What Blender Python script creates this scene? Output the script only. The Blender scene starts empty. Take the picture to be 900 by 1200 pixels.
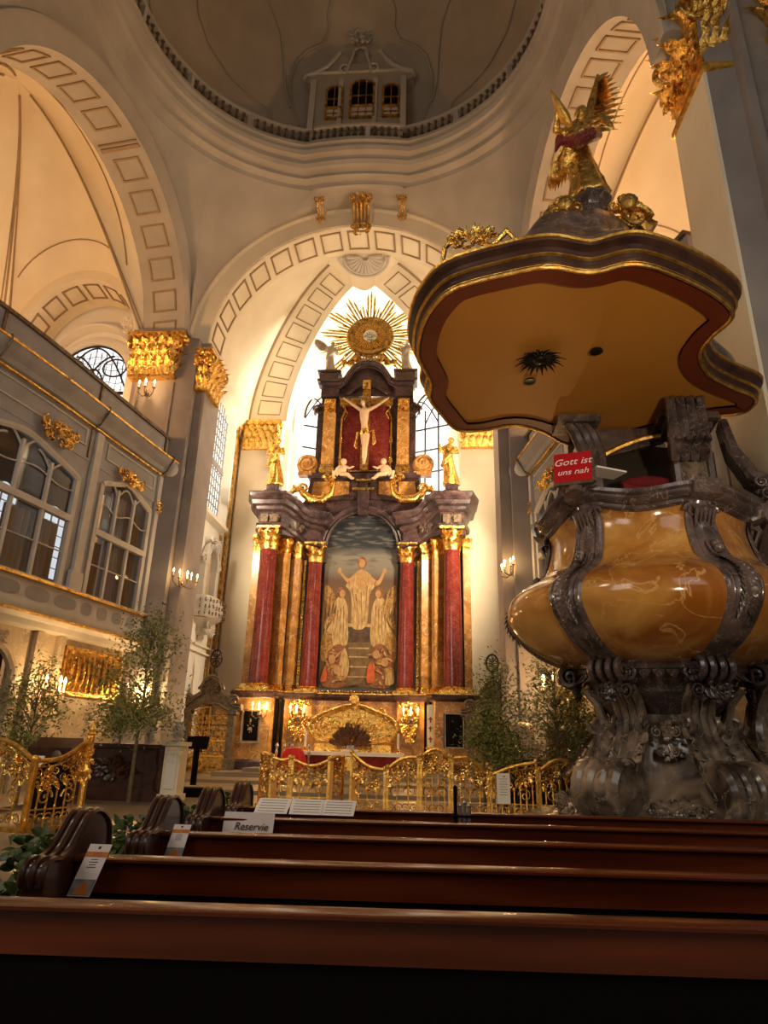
import bpy, math, random
from mathutils import Vector, Matrix, noise
C = bpy.context.scene.collection
PI = math.pi
rnd = random.Random(7)

# ------------------------------------------------------------ camera, world, lights, exposure
FPX = 774.0
cd = bpy.data.cameras.new('camera'); cam = bpy.data.objects.new('camera', cd); C.objects.link(cam)
cd.sensor_fit = 'VERTICAL'; cd.sensor_height = 36.0; cd.lens = 36.0*FPX/1200.0
cd.clip_start = 0.05; cd.clip_end = 300
pitch = math.atan(FPX/2181.0); yaw = math.radians(4.2); roll = -math.atan(58/2180.0)
fw = Vector((-math.sin(yaw)*math.cos(pitch), math.cos(yaw)*math.cos(pitch), math.sin(pitch)))
r0 = Vector((math.cos(yaw), math.sin(yaw), 0)); u0 = r0.cross(fw)
rr = r0*math.cos(roll) - u0*math.sin(roll); uu = r0*math.sin(roll) + u0*math.cos(roll)
mw = Matrix(((rr.x, uu.x, -fw.x, 3.3), (rr.y, uu.y, -fw.y, 0.0), (rr.z, uu.z, -fw.z, 1.45), (0, 0, 0, 1)))
cam.matrix_world = mw
sc = bpy.context.scene; sc.camera = cam
sc.view_settings.view_transform = 'Standard'; sc.view_settings.look = 'None'
sc.view_settings.gamma = 1.0; sc.view_settings.use_curve_mapping = False
sc.view_settings.exposure = 0.0
w = bpy.data.worlds.new('world'); sc.world = w; w.use_nodes = True
bgn = w.node_tree.nodes['Background']; bgn.inputs[0].default_value = (1.0, 0.80, 0.60, 1); bgn.inputs[1].default_value = 0.11

def lamp(name, kind, loc, energy, color, size=1.0, target=None, size_y=None, spot=None, blend=0.6):
    l = bpy.data.lights.new(name, kind); l.energy = energy; l.color = color
    o = bpy.data.objects.new(name, l); C.objects.link(o); o.location = loc
    if kind == 'AREA':
        l.size = size
        if size_y: l.shape = 'RECTANGLE'; l.size_y = size_y
    elif kind == 'SPOT':
        l.spot_size = math.radians(spot or 60); l.spot_blend = blend; l.shadow_soft_size = size
    else: l.shadow_soft_size = size
    if target is not None:
        o.rotation_euler = (Vector(target)-Vector(loc)).to_track_quat('-Z', 'Y').to_euler()
    return o
WARM = (1.0, 0.60, 0.24); DAY = (1.0, 0.93, 0.82); SOFT = (1.0, 0.80, 0.55)
# church lamps behind the transept parapets; the others are added, unseen fill lights
lamp('fill_apse', 'POINT', (0, 33.6, 13.5), 1500, DAY, 0.8)  # added light hidden behind the altar to brighten the apse
lamp('uplight_transept_left', 'POINT', (-11.6, 17.5, 12.6), 1500, (1.0, 0.52, 0.20), 0.5)
lamp('uplight_transept_right', 'POINT', (12.2, 18.5, 12.6), 2300, (1.0, 0.57, 0.27), 0.5)
lamp('fill_choir', 'POINT', (0, 32.1, 19.3), 2300, SOFT, 0.6)  # added, hidden by the altar top; brightens the choir vault and ribs
lamp('fill_choir_left', 'POINT', (-6.85, 25.5, 15.4), 650, SOFT, 0.12)  # added light hidden behind the left pier, lifts the choir vault
lamp('fill_choir_right', 'POINT', (6.5, 25.6, 15.4), 650, SOFT, 0.12)  # added counterpart hidden behind the right pier
lamp('fill_railing', 'SPOT', (1.5, -4.0, 9.0), 2600, SOFT, 0.3, (0.5, 14.5, 1.0), spot=38)  # added out of view behind the camera to brighten the railings
lamp('fill_pulpit', 'SPOT', (7.5, -1.5, 2.2), 1500, SOFT, 0.3, (5.9, 9, 6.6), spot=46)  # added behind the camera to light the canopy underside and pulpit front
lamp('fill_pier_left', 'SPOT', (-6.85, 25.5, 11.0), 4300, SOFT, 0.4, (1.5, 32, 10), spot=115)  # added unseen spot for the apse pier faces and altar
lamp('fill_pier_right', 'SPOT', (6.6, 25.6, 11.0), 4300, SOFT, 0.4, (-1.5, 32, 10), spot=115)  # added unseen spot, mirrored for the other side
# daylight from the big nave windows behind the camera
lamp('nave_daylight_left', 'AREA', (-8.0, -6.0, 10.0), 620, (1.0, 0.92, 0.82), 7, (2, 18, 10), 9)
lamp('nave_daylight_right', 'AREA', (10.0, -3.0, 10.0), 240, (1.0, 0.92, 0.82), 6, (-4, 16, 8), 8)
lamp('nave_chandelier', 'POINT', (-3.0, 4.0, 9.5), 330, SOFT, 0.8)

# ------------------------------------------------------------ materials
def mat(name, c1, c2=None, rough=0.6, metal=0.0, scale=3.0, detail=6.0, bump=0.0, bscale=None, lo=0.35, hi=0.7,
        emit=None, estr=0.0, coat=0.0, distort=0.0, stretch=None, vein=None, spec=None):
    m = bpy.data.materials.new(name); m.use_nodes = True
    nt = m.node_tree; b = nt.nodes['Principled BSDF']
    b.inputs['Roughness'].default_value = rough; b.inputs['Metallic'].default_value = metal
    if coat: b.inputs['Coat Weight'].default_value = coat; b.inputs['Coat Roughness'].default_value = 0.12
    if spec is not None: b.inputs['Specular IOR Level'].default_value = spec
    tc = nt.nodes.new('ShaderNodeTexCoord'); mp = nt.nodes.new('ShaderNodeMapping')
    nt.links.new(tc.outputs['Object'], mp.inputs['Vector'])
    if stretch: mp.inputs['Scale'].default_value = stretch
    col = None
    if c2 is None: b.inputs['Base Color'].default_value = (*c1, 1)
    else:
        n = nt.nodes.new('ShaderNodeTexNoise'); n.inputs['Scale'].default_value = scale
        n.inputs['Detail'].default_value = detail; n.inputs['Distortion'].default_value = distort
        nt.links.new(mp.outputs['Vector'], n.inputs['Vector'])
        r = nt.nodes.new('ShaderNodeValToRGB')
        r.color_ramp.elements[0].position = lo; r.color_ramp.elements[1].position = hi
        r.color_ramp.elements[0].color = (*c1, 1); r.color_ramp.elements[1].color = (*c2, 1)
        nt.links.new(n.outputs['Fac'], r.inputs['Fac']); col = r.outputs['Color']
        if vein:
            n2 = nt.nodes.new('ShaderNodeTexNoise'); n2.inputs['Scale'].default_value = scale*1.6
            n2.inputs['Detail'].default_value = 8; n2.inputs['Distortion'].default_value = 1.2
            nt.links.new(mp.outputs['Vector'], n2.inputs['Vector'])
            r2 = nt.nodes.new('ShaderNodeValToRGB'); e = r2.color_ramp.elements
            e[0].position = 0.485; e[0].color = (0, 0, 0, 1); e[1].position = 0.5; e[1].color = (1, 1, 1, 1)
            e3 = e.new(0.515); e3.color = (0, 0, 0, 1)
            nt.links.new(n2.outputs['Fac'], r2.inputs['Fac'])
            mx = nt.nodes.new('ShaderNodeMixRGB'); mx.inputs['Color2'].default_value = (*vein, 1)
            nt.links.new(r2.outputs['Color'], mx.inputs['Fac']); nt.links.new(col, mx.inputs['Color1']); col = mx.outputs['Color']
        nt.links.new(col, b.inputs['Base Color'])
    if bump:
        n3 = nt.nodes.new('ShaderNodeTexNoise'); n3.inputs['Scale'].default_value = bscale or scale*4
        n3.inputs['Detail'].default_value = 5
        nt.links.new(mp.outputs['Vector'], n3.inputs['Vector'])
        bp = nt.nodes.new('ShaderNodeBump'); bp.inputs['Strength'].default_value = bump; bp.inputs['Distance'].default_value = 0.05
        nt.links.new(n3.outputs['Fac'], bp.inputs['Height']); nt.links.new(bp.outputs['Normal'], b.inputs['Normal'])
    if emit:
        b.inputs['Emission Color'].default_value = (*emit, 1); b.inputs['Emission Strength'].default_value = estr
    return m
M = {}
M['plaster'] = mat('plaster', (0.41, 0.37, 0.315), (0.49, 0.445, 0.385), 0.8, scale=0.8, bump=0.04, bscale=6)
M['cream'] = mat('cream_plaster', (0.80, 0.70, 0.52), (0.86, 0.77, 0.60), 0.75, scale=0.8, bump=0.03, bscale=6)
M['white'] = mat('white_plaster', (0.82, 0.78, 0.70), (0.88, 0.84, 0.76), 0.7, scale=0.7, bump=0.03, bscale=6)
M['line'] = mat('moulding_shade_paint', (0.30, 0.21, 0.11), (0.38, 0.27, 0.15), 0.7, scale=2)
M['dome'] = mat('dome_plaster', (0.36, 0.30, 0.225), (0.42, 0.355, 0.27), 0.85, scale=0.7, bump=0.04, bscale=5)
M['greywood'] = mat('grey_painted_wood', (0.29, 0.28, 0.295), (0.37, 0.355, 0.36), 0.45, scale=1.5, bump=0.03)
M['greylight'] = mat('light_grey_trim', (0.55, 0.51, 0.46), (0.63, 0.585, 0.53), 0.5, scale=2)
M['greydark'] = mat('dark_grey_paint', (0.30, 0.28, 0.27), (0.36, 0.33, 0.31), 0.55, scale=2)
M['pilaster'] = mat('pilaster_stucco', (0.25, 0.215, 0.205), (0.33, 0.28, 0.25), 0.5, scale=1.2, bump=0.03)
M['gold'] = mat('gilding', (0.30, 0.14, 0.02), (1.0, 0.62, 0.16), 0.24, metal=1.0, scale=7, bump=0.6, bscale=16, lo=0.30, hi=0.52)  # dark patina noise, standing in for shade in the carved crevices
M['goldrail'] = mat('rail_gilding', (0.62, 0.27, 0.03), (1.0, 0.62, 0.15), 0.28, metal=0.9, scale=9, bump=0.3, bscale=30, lo=0.3, hi=0.6)
M['golddull'] = mat('dull_gilding', (0.22, 0.11, 0.02), (0.80, 0.48, 0.13), 0.36, metal=0.9, scale=6, bump=0.5, bscale=14)
M['redmarble'] = mat('red_marble', (0.13, 0.012, 0.010), (0.22, 0.028, 0.02), 0.2, scale=2.5, vein=(0.30, 0.10, 0.07), coat=0.3)
M['darkmarble'] = mat('dark_violet_marble', (0.022, 0.012, 0.013), (0.085, 0.043, 0.042), 0.30, scale=1.8, distort=1, vein=(0.18, 0.115, 0.10), coat=0.1)
M['honey'] = mat('honey_marble', (0.30, 0.12, 0.022), (0.62, 0.31, 0.08), 0.3, scale=1.3, distort=1.5, vein=(0.85, 0.6, 0.3), coat=0.2)
M['onyx'] = mat('amber_marble', (0.30, 0.095, 0.012), (0.66, 0.33, 0.075), 0.14, scale=0.9, distort=1.4, detail=8, coat=0.5, vein=(0.62, 0.34, 0.11))
M['pulpitdark'] = mat('dark_brown_marble', (0.05, 0.033, 0.03), (0.17, 0.115, 0.10), 0.25, scale=2.2, distort=1, bump=0.12, bscale=7, vein=(0.26, 0.19, 0.16), coat=0.4)
M['stem'] = mat('grey_brown_marble', (0.045, 0.030, 0.021), (0.40, 0.285, 0.19), 0.2, scale=1.4, distort=2.2, detail=9, bump=0.1, bscale=5, vein=(0.4, 0.32, 0.25), coat=0.5)
M['canopy'] = mat('canopy_soffit_paint', (0.66, 0.27, 0.035), (0.74, 0.32, 0.05), 0.5, scale=0.6)
M['canopyrim'] = mat('canopy_rim_marble', (0.035, 0.015, 0.012), (0.09, 0.04, 0.025), 0.3, scale=3, coat=0.2)
M['canopyfriz'] = mat('canopy_red_border', (0.19, 0.03, 0.008), (0.25, 0.045, 0.012), 0.45, scale=1)
M['mahog'] = mat('mahogany', (0.070, 0.011, 0.003), (0.20, 0.040, 0.011), 0.24, scale=2.0, stretch=(0.35, 3, 4), detail=8, coat=0.35)
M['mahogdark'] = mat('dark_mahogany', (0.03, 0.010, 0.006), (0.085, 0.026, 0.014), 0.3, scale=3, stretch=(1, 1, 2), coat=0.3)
M['black'] = mat('black_paint_and_shade', (0.006, 0.004, 0.004), rough=0.8, spec=0.1)  # black fittings, also the painted-in shade below the pew backrests
M['iron'] = mat('black_iron', (0.03, 0.025, 0.02), rough=0.4, metal=0.6)
M['bronze'] = mat('dark_bronze', (0.10, 0.07, 0.045), (0.24, 0.17, 0.10), 0.4, metal=0.5, scale=8, bump=0.2)
M['stone'] = mat('limestone_floor', (0.20, 0.155, 0.105), (0.30, 0.24, 0.165), 0.35, scale=0.6)
M['alabaster'] = mat('grey_stone_figure', (0.33, 0.27, 0.20), (0.50, 0.42, 0.32), 0.5, scale=3, bump=0.3, bscale=9)
M['flesh'] = mat('carved_figure_flesh', (0.62, 0.40, 0.22), (0.70, 0.47, 0.28), 0.45, scale=5)
M['red'] = mat('red_cloth', (0.50, 0.01, 0.01), (0.62, 0.02, 0.015), 0.8, scale=6)
M['winered'] = mat('wine_red_cloth', (0.16, 0.008, 0.008), (0.22, 0.012, 0.012), 0.85, scale=6)
M['redsign'] = mat('red_sign_panel', (0.45, 0.006, 0.012), rough=0.35)
M['linen'] = mat('white_linen', (0.92, 0.85, 0.76), rough=0.8)
M['paper'] = mat('paper', (0.92, 0.78, 0.70), rough=0.8)
M['paperline'] = mat('paper_print', (0.25, 0.15, 0.13), rough=0.8)
M['orange'] = mat('orange_print', (0.75, 0.30, 0.04), (0.60, 0.10, 0.04), 0.8, scale=20)
M['greyprint'] = mat('grey_print', (0.20, 0.20, 0.22), (0.50, 0.47, 0.45), 0.8, scale=25)
M['ink'] = mat('ink', (0.05, 0.02, 0.03), rough=0.8)
M['inkwhite'] = mat('white_lettering', (0.85, 0.7, 0.68), rough=0.6)
M['leaf'] = mat('leaf_green', (0.08, 0.11, 0.02), (0.42, 0.40, 0.11), 0.5, scale=3)
M['leafdark'] = mat('dark_leaf_green', (0.03, 0.06, 0.008), (0.12, 0.17, 0.025), 0.45, scale=6)
M['leafyellow'] = mat('yellow_leaf', (0.55, 0.33, 0.02), (0.72, 0.48, 0.05), 0.5, scale=5)
M['bark'] = mat('bark', (0.10, 0.07, 0.035), (0.20, 0.15, 0.08), 0.8, scale=12)
M['dried'] = mat('dried_flowers', (0.10, 0.03, 0.02), (0.26, 0.14, 0.07), 0.8, scale=20)
M['wax'] = mat('candle_wax', (0.82, 0.74, 0.55), rough=0.5)
M['flame'] = mat('lamp_glow', (1, 0.7, 0.3), emit=(1.0, 0.72, 0.36), estr=14)
M['glassday'] = mat('daylit_window_glass', (0.8, 0.85, 0.9), rough=0.3, emit=(0.86, 0.93, 1.0), estr=1.05)
M['glassbright'] = mat('bright_window_glass', (0.9, 0.9, 0.9), rough=0.3, emit=(1.0, 0.97, 0.90), estr=1.25)
M['gallglass'] = mat('gallery_window_glass', (0.16, 0.13, 0.11), rough=0.04, spec=1.0)
M['gallglass'].node_tree.nodes['Principled BSDF'].inputs['Alpha'].default_value = 0.35
M['curtain'] = mat('brown_curtain', (0.22, 0.13, 0.06), (0.36, 0.23, 0.12), 0.8, scale=3, stretch=(3, 3, 0.2))
M['curtaingrey'] = mat('grey_curtain', (0.34, 0.33, 0.35), (0.44, 0.42, 0.42), 0.8, scale=3, stretch=(3, 3, 0.2))
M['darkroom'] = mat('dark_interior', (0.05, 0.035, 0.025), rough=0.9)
M['wallmarble'] = mat('painted_marble_wall', (0.42, 0.33, 0.22), (0.58, 0.46, 0.31), 0.45, scale=1.2, distort=1, vein=(0.7, 0.6, 0.42))
M['brownwood'] = mat('brown_wood', (0.16, 0.055, 0.02), (0.28, 0.11, 0.045), 0.4, scale=3, stretch=(1, 1, 0.3))
M['orangewood'] = mat('orange_gilt_wood', (0.62, 0.26, 0.05), (0.8, 0.38, 0.09), 0.35, metal=0.3, scale=3)
M['silver'] = mat('silver_metal', (0.8, 0.75, 0.68), rough=0.2, metal=0.9)
M['steel'] = mat('brushed_steel', (0.55, 0.5, 0.48), rough=0.25, metal=0.9)

# ------------------------------------------------------------ mesh building
def V(*a): return Vector(a)
UP = V(0, 0, 1)
class MB:
    def __init__(s): s.v = []; s.f = []
    def add(s, vs, fs):
        n = len(s.v); s.v += [tuple(p) for p in vs]; s.f += [tuple(i+n for i in f) for f in fs]; return s
    def hexa(s, p):
        return s.add(p, [(0,3,2,1),(4,5,6,7),(0,1,5,4),(1,2,6,5),(2,3,7,6),(3,0,4,7)])
    def box(s, c, d, rz=0, taper=1.0, tilt=None):
        x, y, z = d[0]/2, d[1]/2, d[2]/2; R = Matrix.Rotation(rz, 3, 'Z')
        if tilt is not None: R = R @ Matrix.Rotation(tilt, 3, 'X')
        P = []
        for k, zz in ((1, -z), (taper, z)):
            for a, b in ((-x, -y), (x, -y), (x, y), (-x, y)): P.append(V(*c)+R @ V(a*k, b*k, zz))
        return s.hexa(P)
    def obox(s, c, e, n, u, L, D, H):      # box with own axes
        c = V(*c); P = []
        for k in (-H/2, H/2):
            for a, b in ((-L/2, -D/2), (L/2, -D/2), (L/2, D/2), (-L/2, D/2)): P.append(c+e*a+n*b+u*k)
        return s.hexa(P)
    def grid(s, fn, nu, nv, cu=False, cv=False):
        P = [fn(i/nu, j/nv) for i in range(nu+(0 if cu else 1)) for j in range(nv+(0 if cv else 1))]
        a = nv+(0 if cv else 1); b = nu+(0 if cu else 1); F = []
        for i in range(nu):
            for j in range(nv):
                i2 = (i+1) % b; j2 = (j+1) % a
                F.append((i*a+j, i2*a+j, i2*a+j2, i*a+j2))
        return s.add(P, F)
    def tube(s, pts, r, n=8, cap=True, squash=None):
        pts = [V(*p) for p in pts]; m = len(pts)
        rs = r if isinstance(r, (list, tuple)) else [r]*m
        t0 = (pts[1]-pts[0]).normalized(); a = t0.orthogonal().normalized(); P = []
        for i, p in enumerate(pts):
            t = (pts[min(i+1, m-1)]-pts[max(i-1, 0)])
            t = t.normalized() if t.length > 1e-9 else t0
            a = (a-t*a.dot(t)); a = a.normalized() if a.length > 1e-6 else t.orthogonal().normalized()
            b = t.cross(a)
            for k in range(n):
                q = 2*PI*k/n; P.append(p+(a*math.cos(q)+b*math.sin(q))*rs[i])
        F = [(i*n+k, i*n+(k+1) % n, (i+1)*n+(k+1) % n, (i+1)*n+k) for i in range(m-1) for k in range(n)]
        if cap: F += [tuple(reversed(range(n))), tuple((m-1)*n+k for k in range(n))]
        return s.add(P, F)
    def lathe(s, prof, c=(0, 0, 0), n=20, cap=True, axis=None, sx=1, sy=1, rz=0, wob=None):
        P = []; R = Matrix.Rotation(rz, 3, 'Z')
        if axis is not None: R = axis.to_track_quat('Z', 'Y').to_matrix()
        for r, z in prof:
            for k in range(n):
                q = 2*PI*k/n; ro = r*(wob(q, z) if wob else 1)
                P.append(V(*c)+R @ V(ro*math.cos(q)*sx, ro*math.sin(q)*sy, z))
        m = len(prof)
        F = [(i*n+k, i*n+(k+1) % n, (i+1)*n+(k+1) % n, (i+1)*n+k) for i in range(m-1) for k in range(n)]
        if cap: F += [tuple(reversed(range(n))), tuple((m-1)*n+k for k in range(n))]
        return s.add(P, F)
    def ball(s, c, r, n=10, m=6):
        if not isinstance(r, (tuple, list)): r = (r, r, r)
        P = [V(c[0], c[1], c[2]-r[2])]
        for j in range(1, m):
            a = -PI/2+PI*j/m
            for k in range(n):
                q = 2*PI*k/n; P.append(V(c[0]+r[0]*math.cos(a)*math.cos(q), c[1]+r[1]*math.cos(a)*math.sin(q), c[2]+r[2]*math.sin(a)))
        P.append(V(c[0], c[1], c[2]+r[2])); T = len(P)-1
        F = [(0, 1+(k+1) % n, 1+k) for k in range(n)]
        for j in range(m-2):
            for k in range(n): F.append((1+j*n+k, 1+j*n+(k+1) % n, 1+(j+1)*n+(k+1) % n, 1+(j+1)*n+k))
        F += [(1+(m-2)*n+k, 1+(m-2)*n+(k+1) % n, T) for k in range(n)]
        return s.add(P, F)
    def prism(s, poly, o, e, u, n, d):      # poly (a,b) in plane o+e*a+u*b, thickness d along n
        o = V(*o); k = len(poly)
        P = [o+e*a+u*b for a, b in poly]+[o+e*a+u*b+n*d for a, b in poly]
        F = [tuple(range(k)), tuple(reversed(range(k, 2*k)))]+[(i, k+i, k+(i+1) % k, (i+1) % k) for i in range(k)]
        return s.add(P, F)
    def extr(s, poly, z0, z1):              # plan polygon extruded upwards
        return s.prism(poly, (0, 0, z0), V(1, 0, 0), V(0, 1, 0), UP, z1-z0)
    def sweep(s, path, prof, closed=False, cap=True, side=1):   # plan path [(x,y)] or [(x,y,z)], profile (offset to the left of travel*side, z)
        m = len(path); P = []; k = len(prof)
        pt = [V(p[0], p[1], p[2] if len(p) > 2 else 0) for p in path]
        for i in range(m):
            a = pt[(i-1) % m] if closed or i > 0 else pt[i]; b = pt[(i+1) % m] if closed or i < m-1 else pt[i]
            d1 = (pt[i]-a); d2 = (b-pt[i]); d1.z = d2.z = 0
            if d1.length < 1e-6: d1 = d2
            if d2.length < 1e-6: d2 = d1
            d1 = d1.normalized(); d2 = d2.normalized()
            n1 = V(-d1.y, d1.x, 0); n2 = V(-d2.y, d2.x, 0); nn = (n1+n2).normalized()
            nn = nn/max(0.5, nn.dot(n1))
            for o, z in prof: P.append(pt[i]+nn*(o*side)+UP*z)
        F = []
        for i in range(m if closed else m-1):
            i2 = (i+1) % m
            for j in range(k-1): F.append((i*k+j, i2*k+j, i2*k+j+1, i*k+j+1))
        if cap and not closed and k > 2: F += [tuple(range(k)), tuple(reversed(range((m-1)*k, m*k)))]
        return s.add(P, F)
    def arch(s, c, e, n, prof, rx, rz_, a0=0, a1=PI, N=32, closedprof=True):   # profile (dr, depth along n)
        c = V(*c); P = []; k = len(prof)
        for i in range(N+1):
            a = a0+(a1-a0)*i/N
            for dr, dn in prof:
                P.append(c+e*((rx+dr)*math.cos(a))+UP*((rz_+dr)*math.sin(a))+n*dn)
        F = []
        for i in range(N):
            for j in range(k if closedprof else k-1):
                j2 = (j+1) % k; F.append((i*k+j, (i+1)*k+j, (i+1)*k+j2, i*k+j2))
        if closedprof: F += [tuple(range(k)), tuple(reversed(range(N*k, N*k+k)))]
        return s.add(P, F)
    def leaf(s, b, d, o, L, W, curl=1.0, seg=5, lobes=0.0, thick=0.0):
        b = V(*b); d = d.normalized(); o = (o-d*o.dot(d)).normalized(); w_ = d.cross(o)
        P = []; p = b.copy(); ang = 0.15
        for i in range(seg+1):
            t = i/seg; ww = W*math.sin(PI*(0.18+0.82*t)**0.8)*(1+lobes*(1 if i % 2 else -1))+W*0.06
            P += [p-w_*ww/2+o*0.0, p+o*(W*0.16), p+w_*ww/2]
            a = ang+curl*2.2*t*t
            p = p+(d*math.cos(a)+o*math.sin(a))*(L/seg)
        F = []
        for i in range(seg):
            for j in range(2): F.append((i*3+j, i*3+j+1, i*3+4+j, i*3+3+j))
        return s.add(P, F)
    def spiral(s, c, e, u, r0, turns=1.6, th=0.05, a0=0.0, sgn=1, n=6, N=26, tail=None):
        c = V(*c); pts = []; rs = []
        if tail is not None: pts.append(V(*tail)); rs.append(th*0.6)
        for i in range(N+1):
            t = i/N; a = a0+sgn*2*PI*turns*t; r = r0*(1-0.86*t)
            pts.append(c+e*(r*math.cos(a))+u*(r*math.sin(a))); rs.append(th*(1-0.45*t))
        pts.append(c); rs.append(th*1.3)
        return s.tube(pts, rs, n)
def ornament(mb, c, e, u, n, w_, h, dep, seed=1, dens=1.0, scroll=True):
    """carved cluster of curled leaves, beads and scrolls filling w x h"""
    R = random.Random(seed); c = V(*c); k = int(48*dens)
    for i in range(k):
        a = R.uniform(0, 2*PI); q = math.sqrt(R.random())*0.72
        b = c+e*(w_/2*q*math.cos(a))+u*(h/2*q*math.sin(a))+n*(dep*0.3*(1-q))
        d = e*math.cos(a+R.uniform(-.6, .6))*w_+u*math.sin(a+R.uniform(-.6, .6))*h
        if d.length < 1e-6: d = u
        L = (0.22 if w_+h < 2.6 else 0.13)*(w_+h)/2*R.uniform(.5, 1.3)
        mb.leaf(b, d, n, L, L*0.42, R.uniform(.3, 1.1), 5, 0.2)
    for i in range(int(10*dens)):
        a = R.uniform(0, 2*PI); q = R.uniform(0, .8)
        r = 0.06*min(w_, h)*R.uniform(.7, 1.6)
        mb.ball(c+e*(w_/2*q*math.cos(a))+u*(h/2*q*math.sin(a))+n*dep*0.35, r, 6, 4)
    if scroll:
        for sg in (-1, 1):
            r = 0.2*min(w_, h)
            mb.spiral(c+e*(sg*w_*0.33)+u*(h*0.16)+n*dep*0.3, e*sg, u, r, 1.5, r*0.22, PI*0.5, -1)
            mb.spiral(c+e*(sg*w_*0.24)-u*(h*0.22)+n*dep*0.3, e*sg, u, r*.9, 1.5, r*0.2, -PI*0.5, 1)
    return mb
def mk(name, mb, m, smooth=True, ang=38):
    me = bpy.data.meshes.new(name); me.from_pydata(mb.v, [], mb.f); me.update()
    import bmesh
    bm = bmesh.new(); bm.from_mesh(me); bmesh.ops.recalc_face_normals(bm, faces=bm.faces); bm.to_mesh(me); bm.free()
    if smooth:
        me.polygons.foreach_set('use_smooth', [True]*len(me.polygons)); me.set_sharp_from_angle(angle=math.radians(ang))
    me.materials.append(M[m] if isinstance(m, str) else m)
    return me
SPLIT = set('dark_panel black_strip upper_entablature parapet_panel joint_post rib_carving cherub_head crown_ornament beaded_strip gilded_relief panel_frame frieze_relief upper_base_panel spotlight rim_break gold_line gold_fillet festoon post balcony_lattice scrollwork pilaster_trim edge_crest sheet'.split())
def islands(mb):
    par = list(range(len(mb.v)))
    def fd(i):
        while par[i] != i: par[i] = par[par[i]]; i = par[i]
        return i
    for f in mb.f:
        a = fd(f[0])
        for j in f[1:]: par[fd(j)] = a
    bx = {}
    for i, p in enumerate(mb.v):
        r = fd(i); b = bx.get(r)
        if b is None: bx[r] = [list(p), list(p)]
        else:
            for k in range(3): b[0][k] = min(b[0][k], p[k]); b[1][k] = max(b[1][k], p[k])
    ks = list(bx); grp = {k: k for k in ks}
    def g(k):
        while grp[k] != k: k = grp[k]
        return k
    for i, a in enumerate(ks):
        for c in ks[i+1:]:
            if g(a) != g(c) and all(bx[a][0][k] <= bx[c][1][k]+.02 and bx[c][0][k] <= bx[a][1][k]+.02 for k in range(3)): grp[g(c)] = g(a)
    out = {}; idx = {}
    for i, p in enumerate(mb.v):
        r = g(fd(i)); o = out.setdefault(r, MB()); idx[i] = len(o.v); o.v.append(p)
    for f in mb.f: out[g(fd(f[0]))].f.append(tuple(idx[j] for j in f))
    return list(out.values())
def obj(name, mb, m, parent=None, world=True, smooth=True, label=None, ang=38):
    if parent is not None and name in SPLIT and len(mb.v) < 30000:
        L = islands(mb)
        if 1 < len(L) <= 40: return [obj1(name, q, m, parent, world, smooth, label, ang) for q in L][0]
    return obj1(name, mb, m, parent, world, smooth, label, ang)
def obj1(name, mb, m, parent=None, world=True, smooth=True, label=None, ang=38):
    if parent is not None and world:
        inv = pmat(parent).inverted(); mb.v = [tuple(inv @ V(*p)) for p in mb.v]
    o = bpy.data.objects.new(name, mk(name, mb, m, smooth, ang)); C.objects.link(o)
    if parent is not None: o.parent = parent
    if label: o['label'] = label
    return o
def pmat(o):
    Mx = Matrix.Identity(4)
    while o is not None:
        Mx = (Matrix.Translation(o.location) @ o.rotation_euler.to_matrix().to_4x4()) @ Mx; o = o.parent
    return Mx
def thing(name, label, cat, loc=(0, 0, 0), rz=0, group=None):
    o = bpy.data.objects.new(name, None); C.objects.link(o); o.location = loc; o.rotation_euler = (0, 0, rz)
    o.empty_display_size = 0.2; o['label'] = label; o['category'] = cat
    if group: o['group'] = group
    return o
def tag(o, label, cat, group=None, kind=None):
    o['label'] = label; o['category'] = cat
    if group: o['group'] = group
    if kind: o['kind'] = kind
    return o
def struct(name, mb, m, smooth=True, ang=38):
    o = obj(name, mb, m, None, smooth=smooth, ang=ang); o['kind'] = 'structure'; return o
def smesh(name, loc=(0, 0, 0)):                 # structural empty
    o = bpy.data.objects.new(name, None); C.objects.link(o); o.location = loc; o['kind'] = 'structure'; return o
def dup(root, loc, rz=None, label=None, group=None):
    r = root.copy(); C.objects.link(r); r.location = loc
    if rz is not None: r.rotation_euler = (0, 0, rz)
    if label: r['label'] = label
    if group: r['group'] = group
    def rec(src, dst):
        for ch in [x for x in bpy.data.objects if x.parent == src]:
            c = ch.copy(); C.objects.link(c); c.parent = dst; rec(ch, c)
    rec(root, r); return r
def fuse(name, mb, m, parent, voxel=0.05, smooth_it=2, world=False, label=None):
    """union of overlapping shapes remeshed into one continuous surface"""
    o = obj(name, mb, m, parent, world)
    md = o.modifiers.new('r', 'REMESH'); md.mode = 'VOXEL'; md.voxel_size = voxel; md.use_smooth_shade = True
    ms = o.modifiers.new('s', 'SMOOTH'); ms.iterations = smooth_it; ms.factor = 0.5
    dg = bpy.context.evaluated_depsgraph_get(); dg.update()
    me = bpy.data.meshes.new_from_object(o.evaluated_get(dg)); me.name = name
    o.modifiers.clear(); o.data = me
    if not me.materials: me.materials.append(M[m])
    if label: o['label'] = label
    return o
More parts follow.
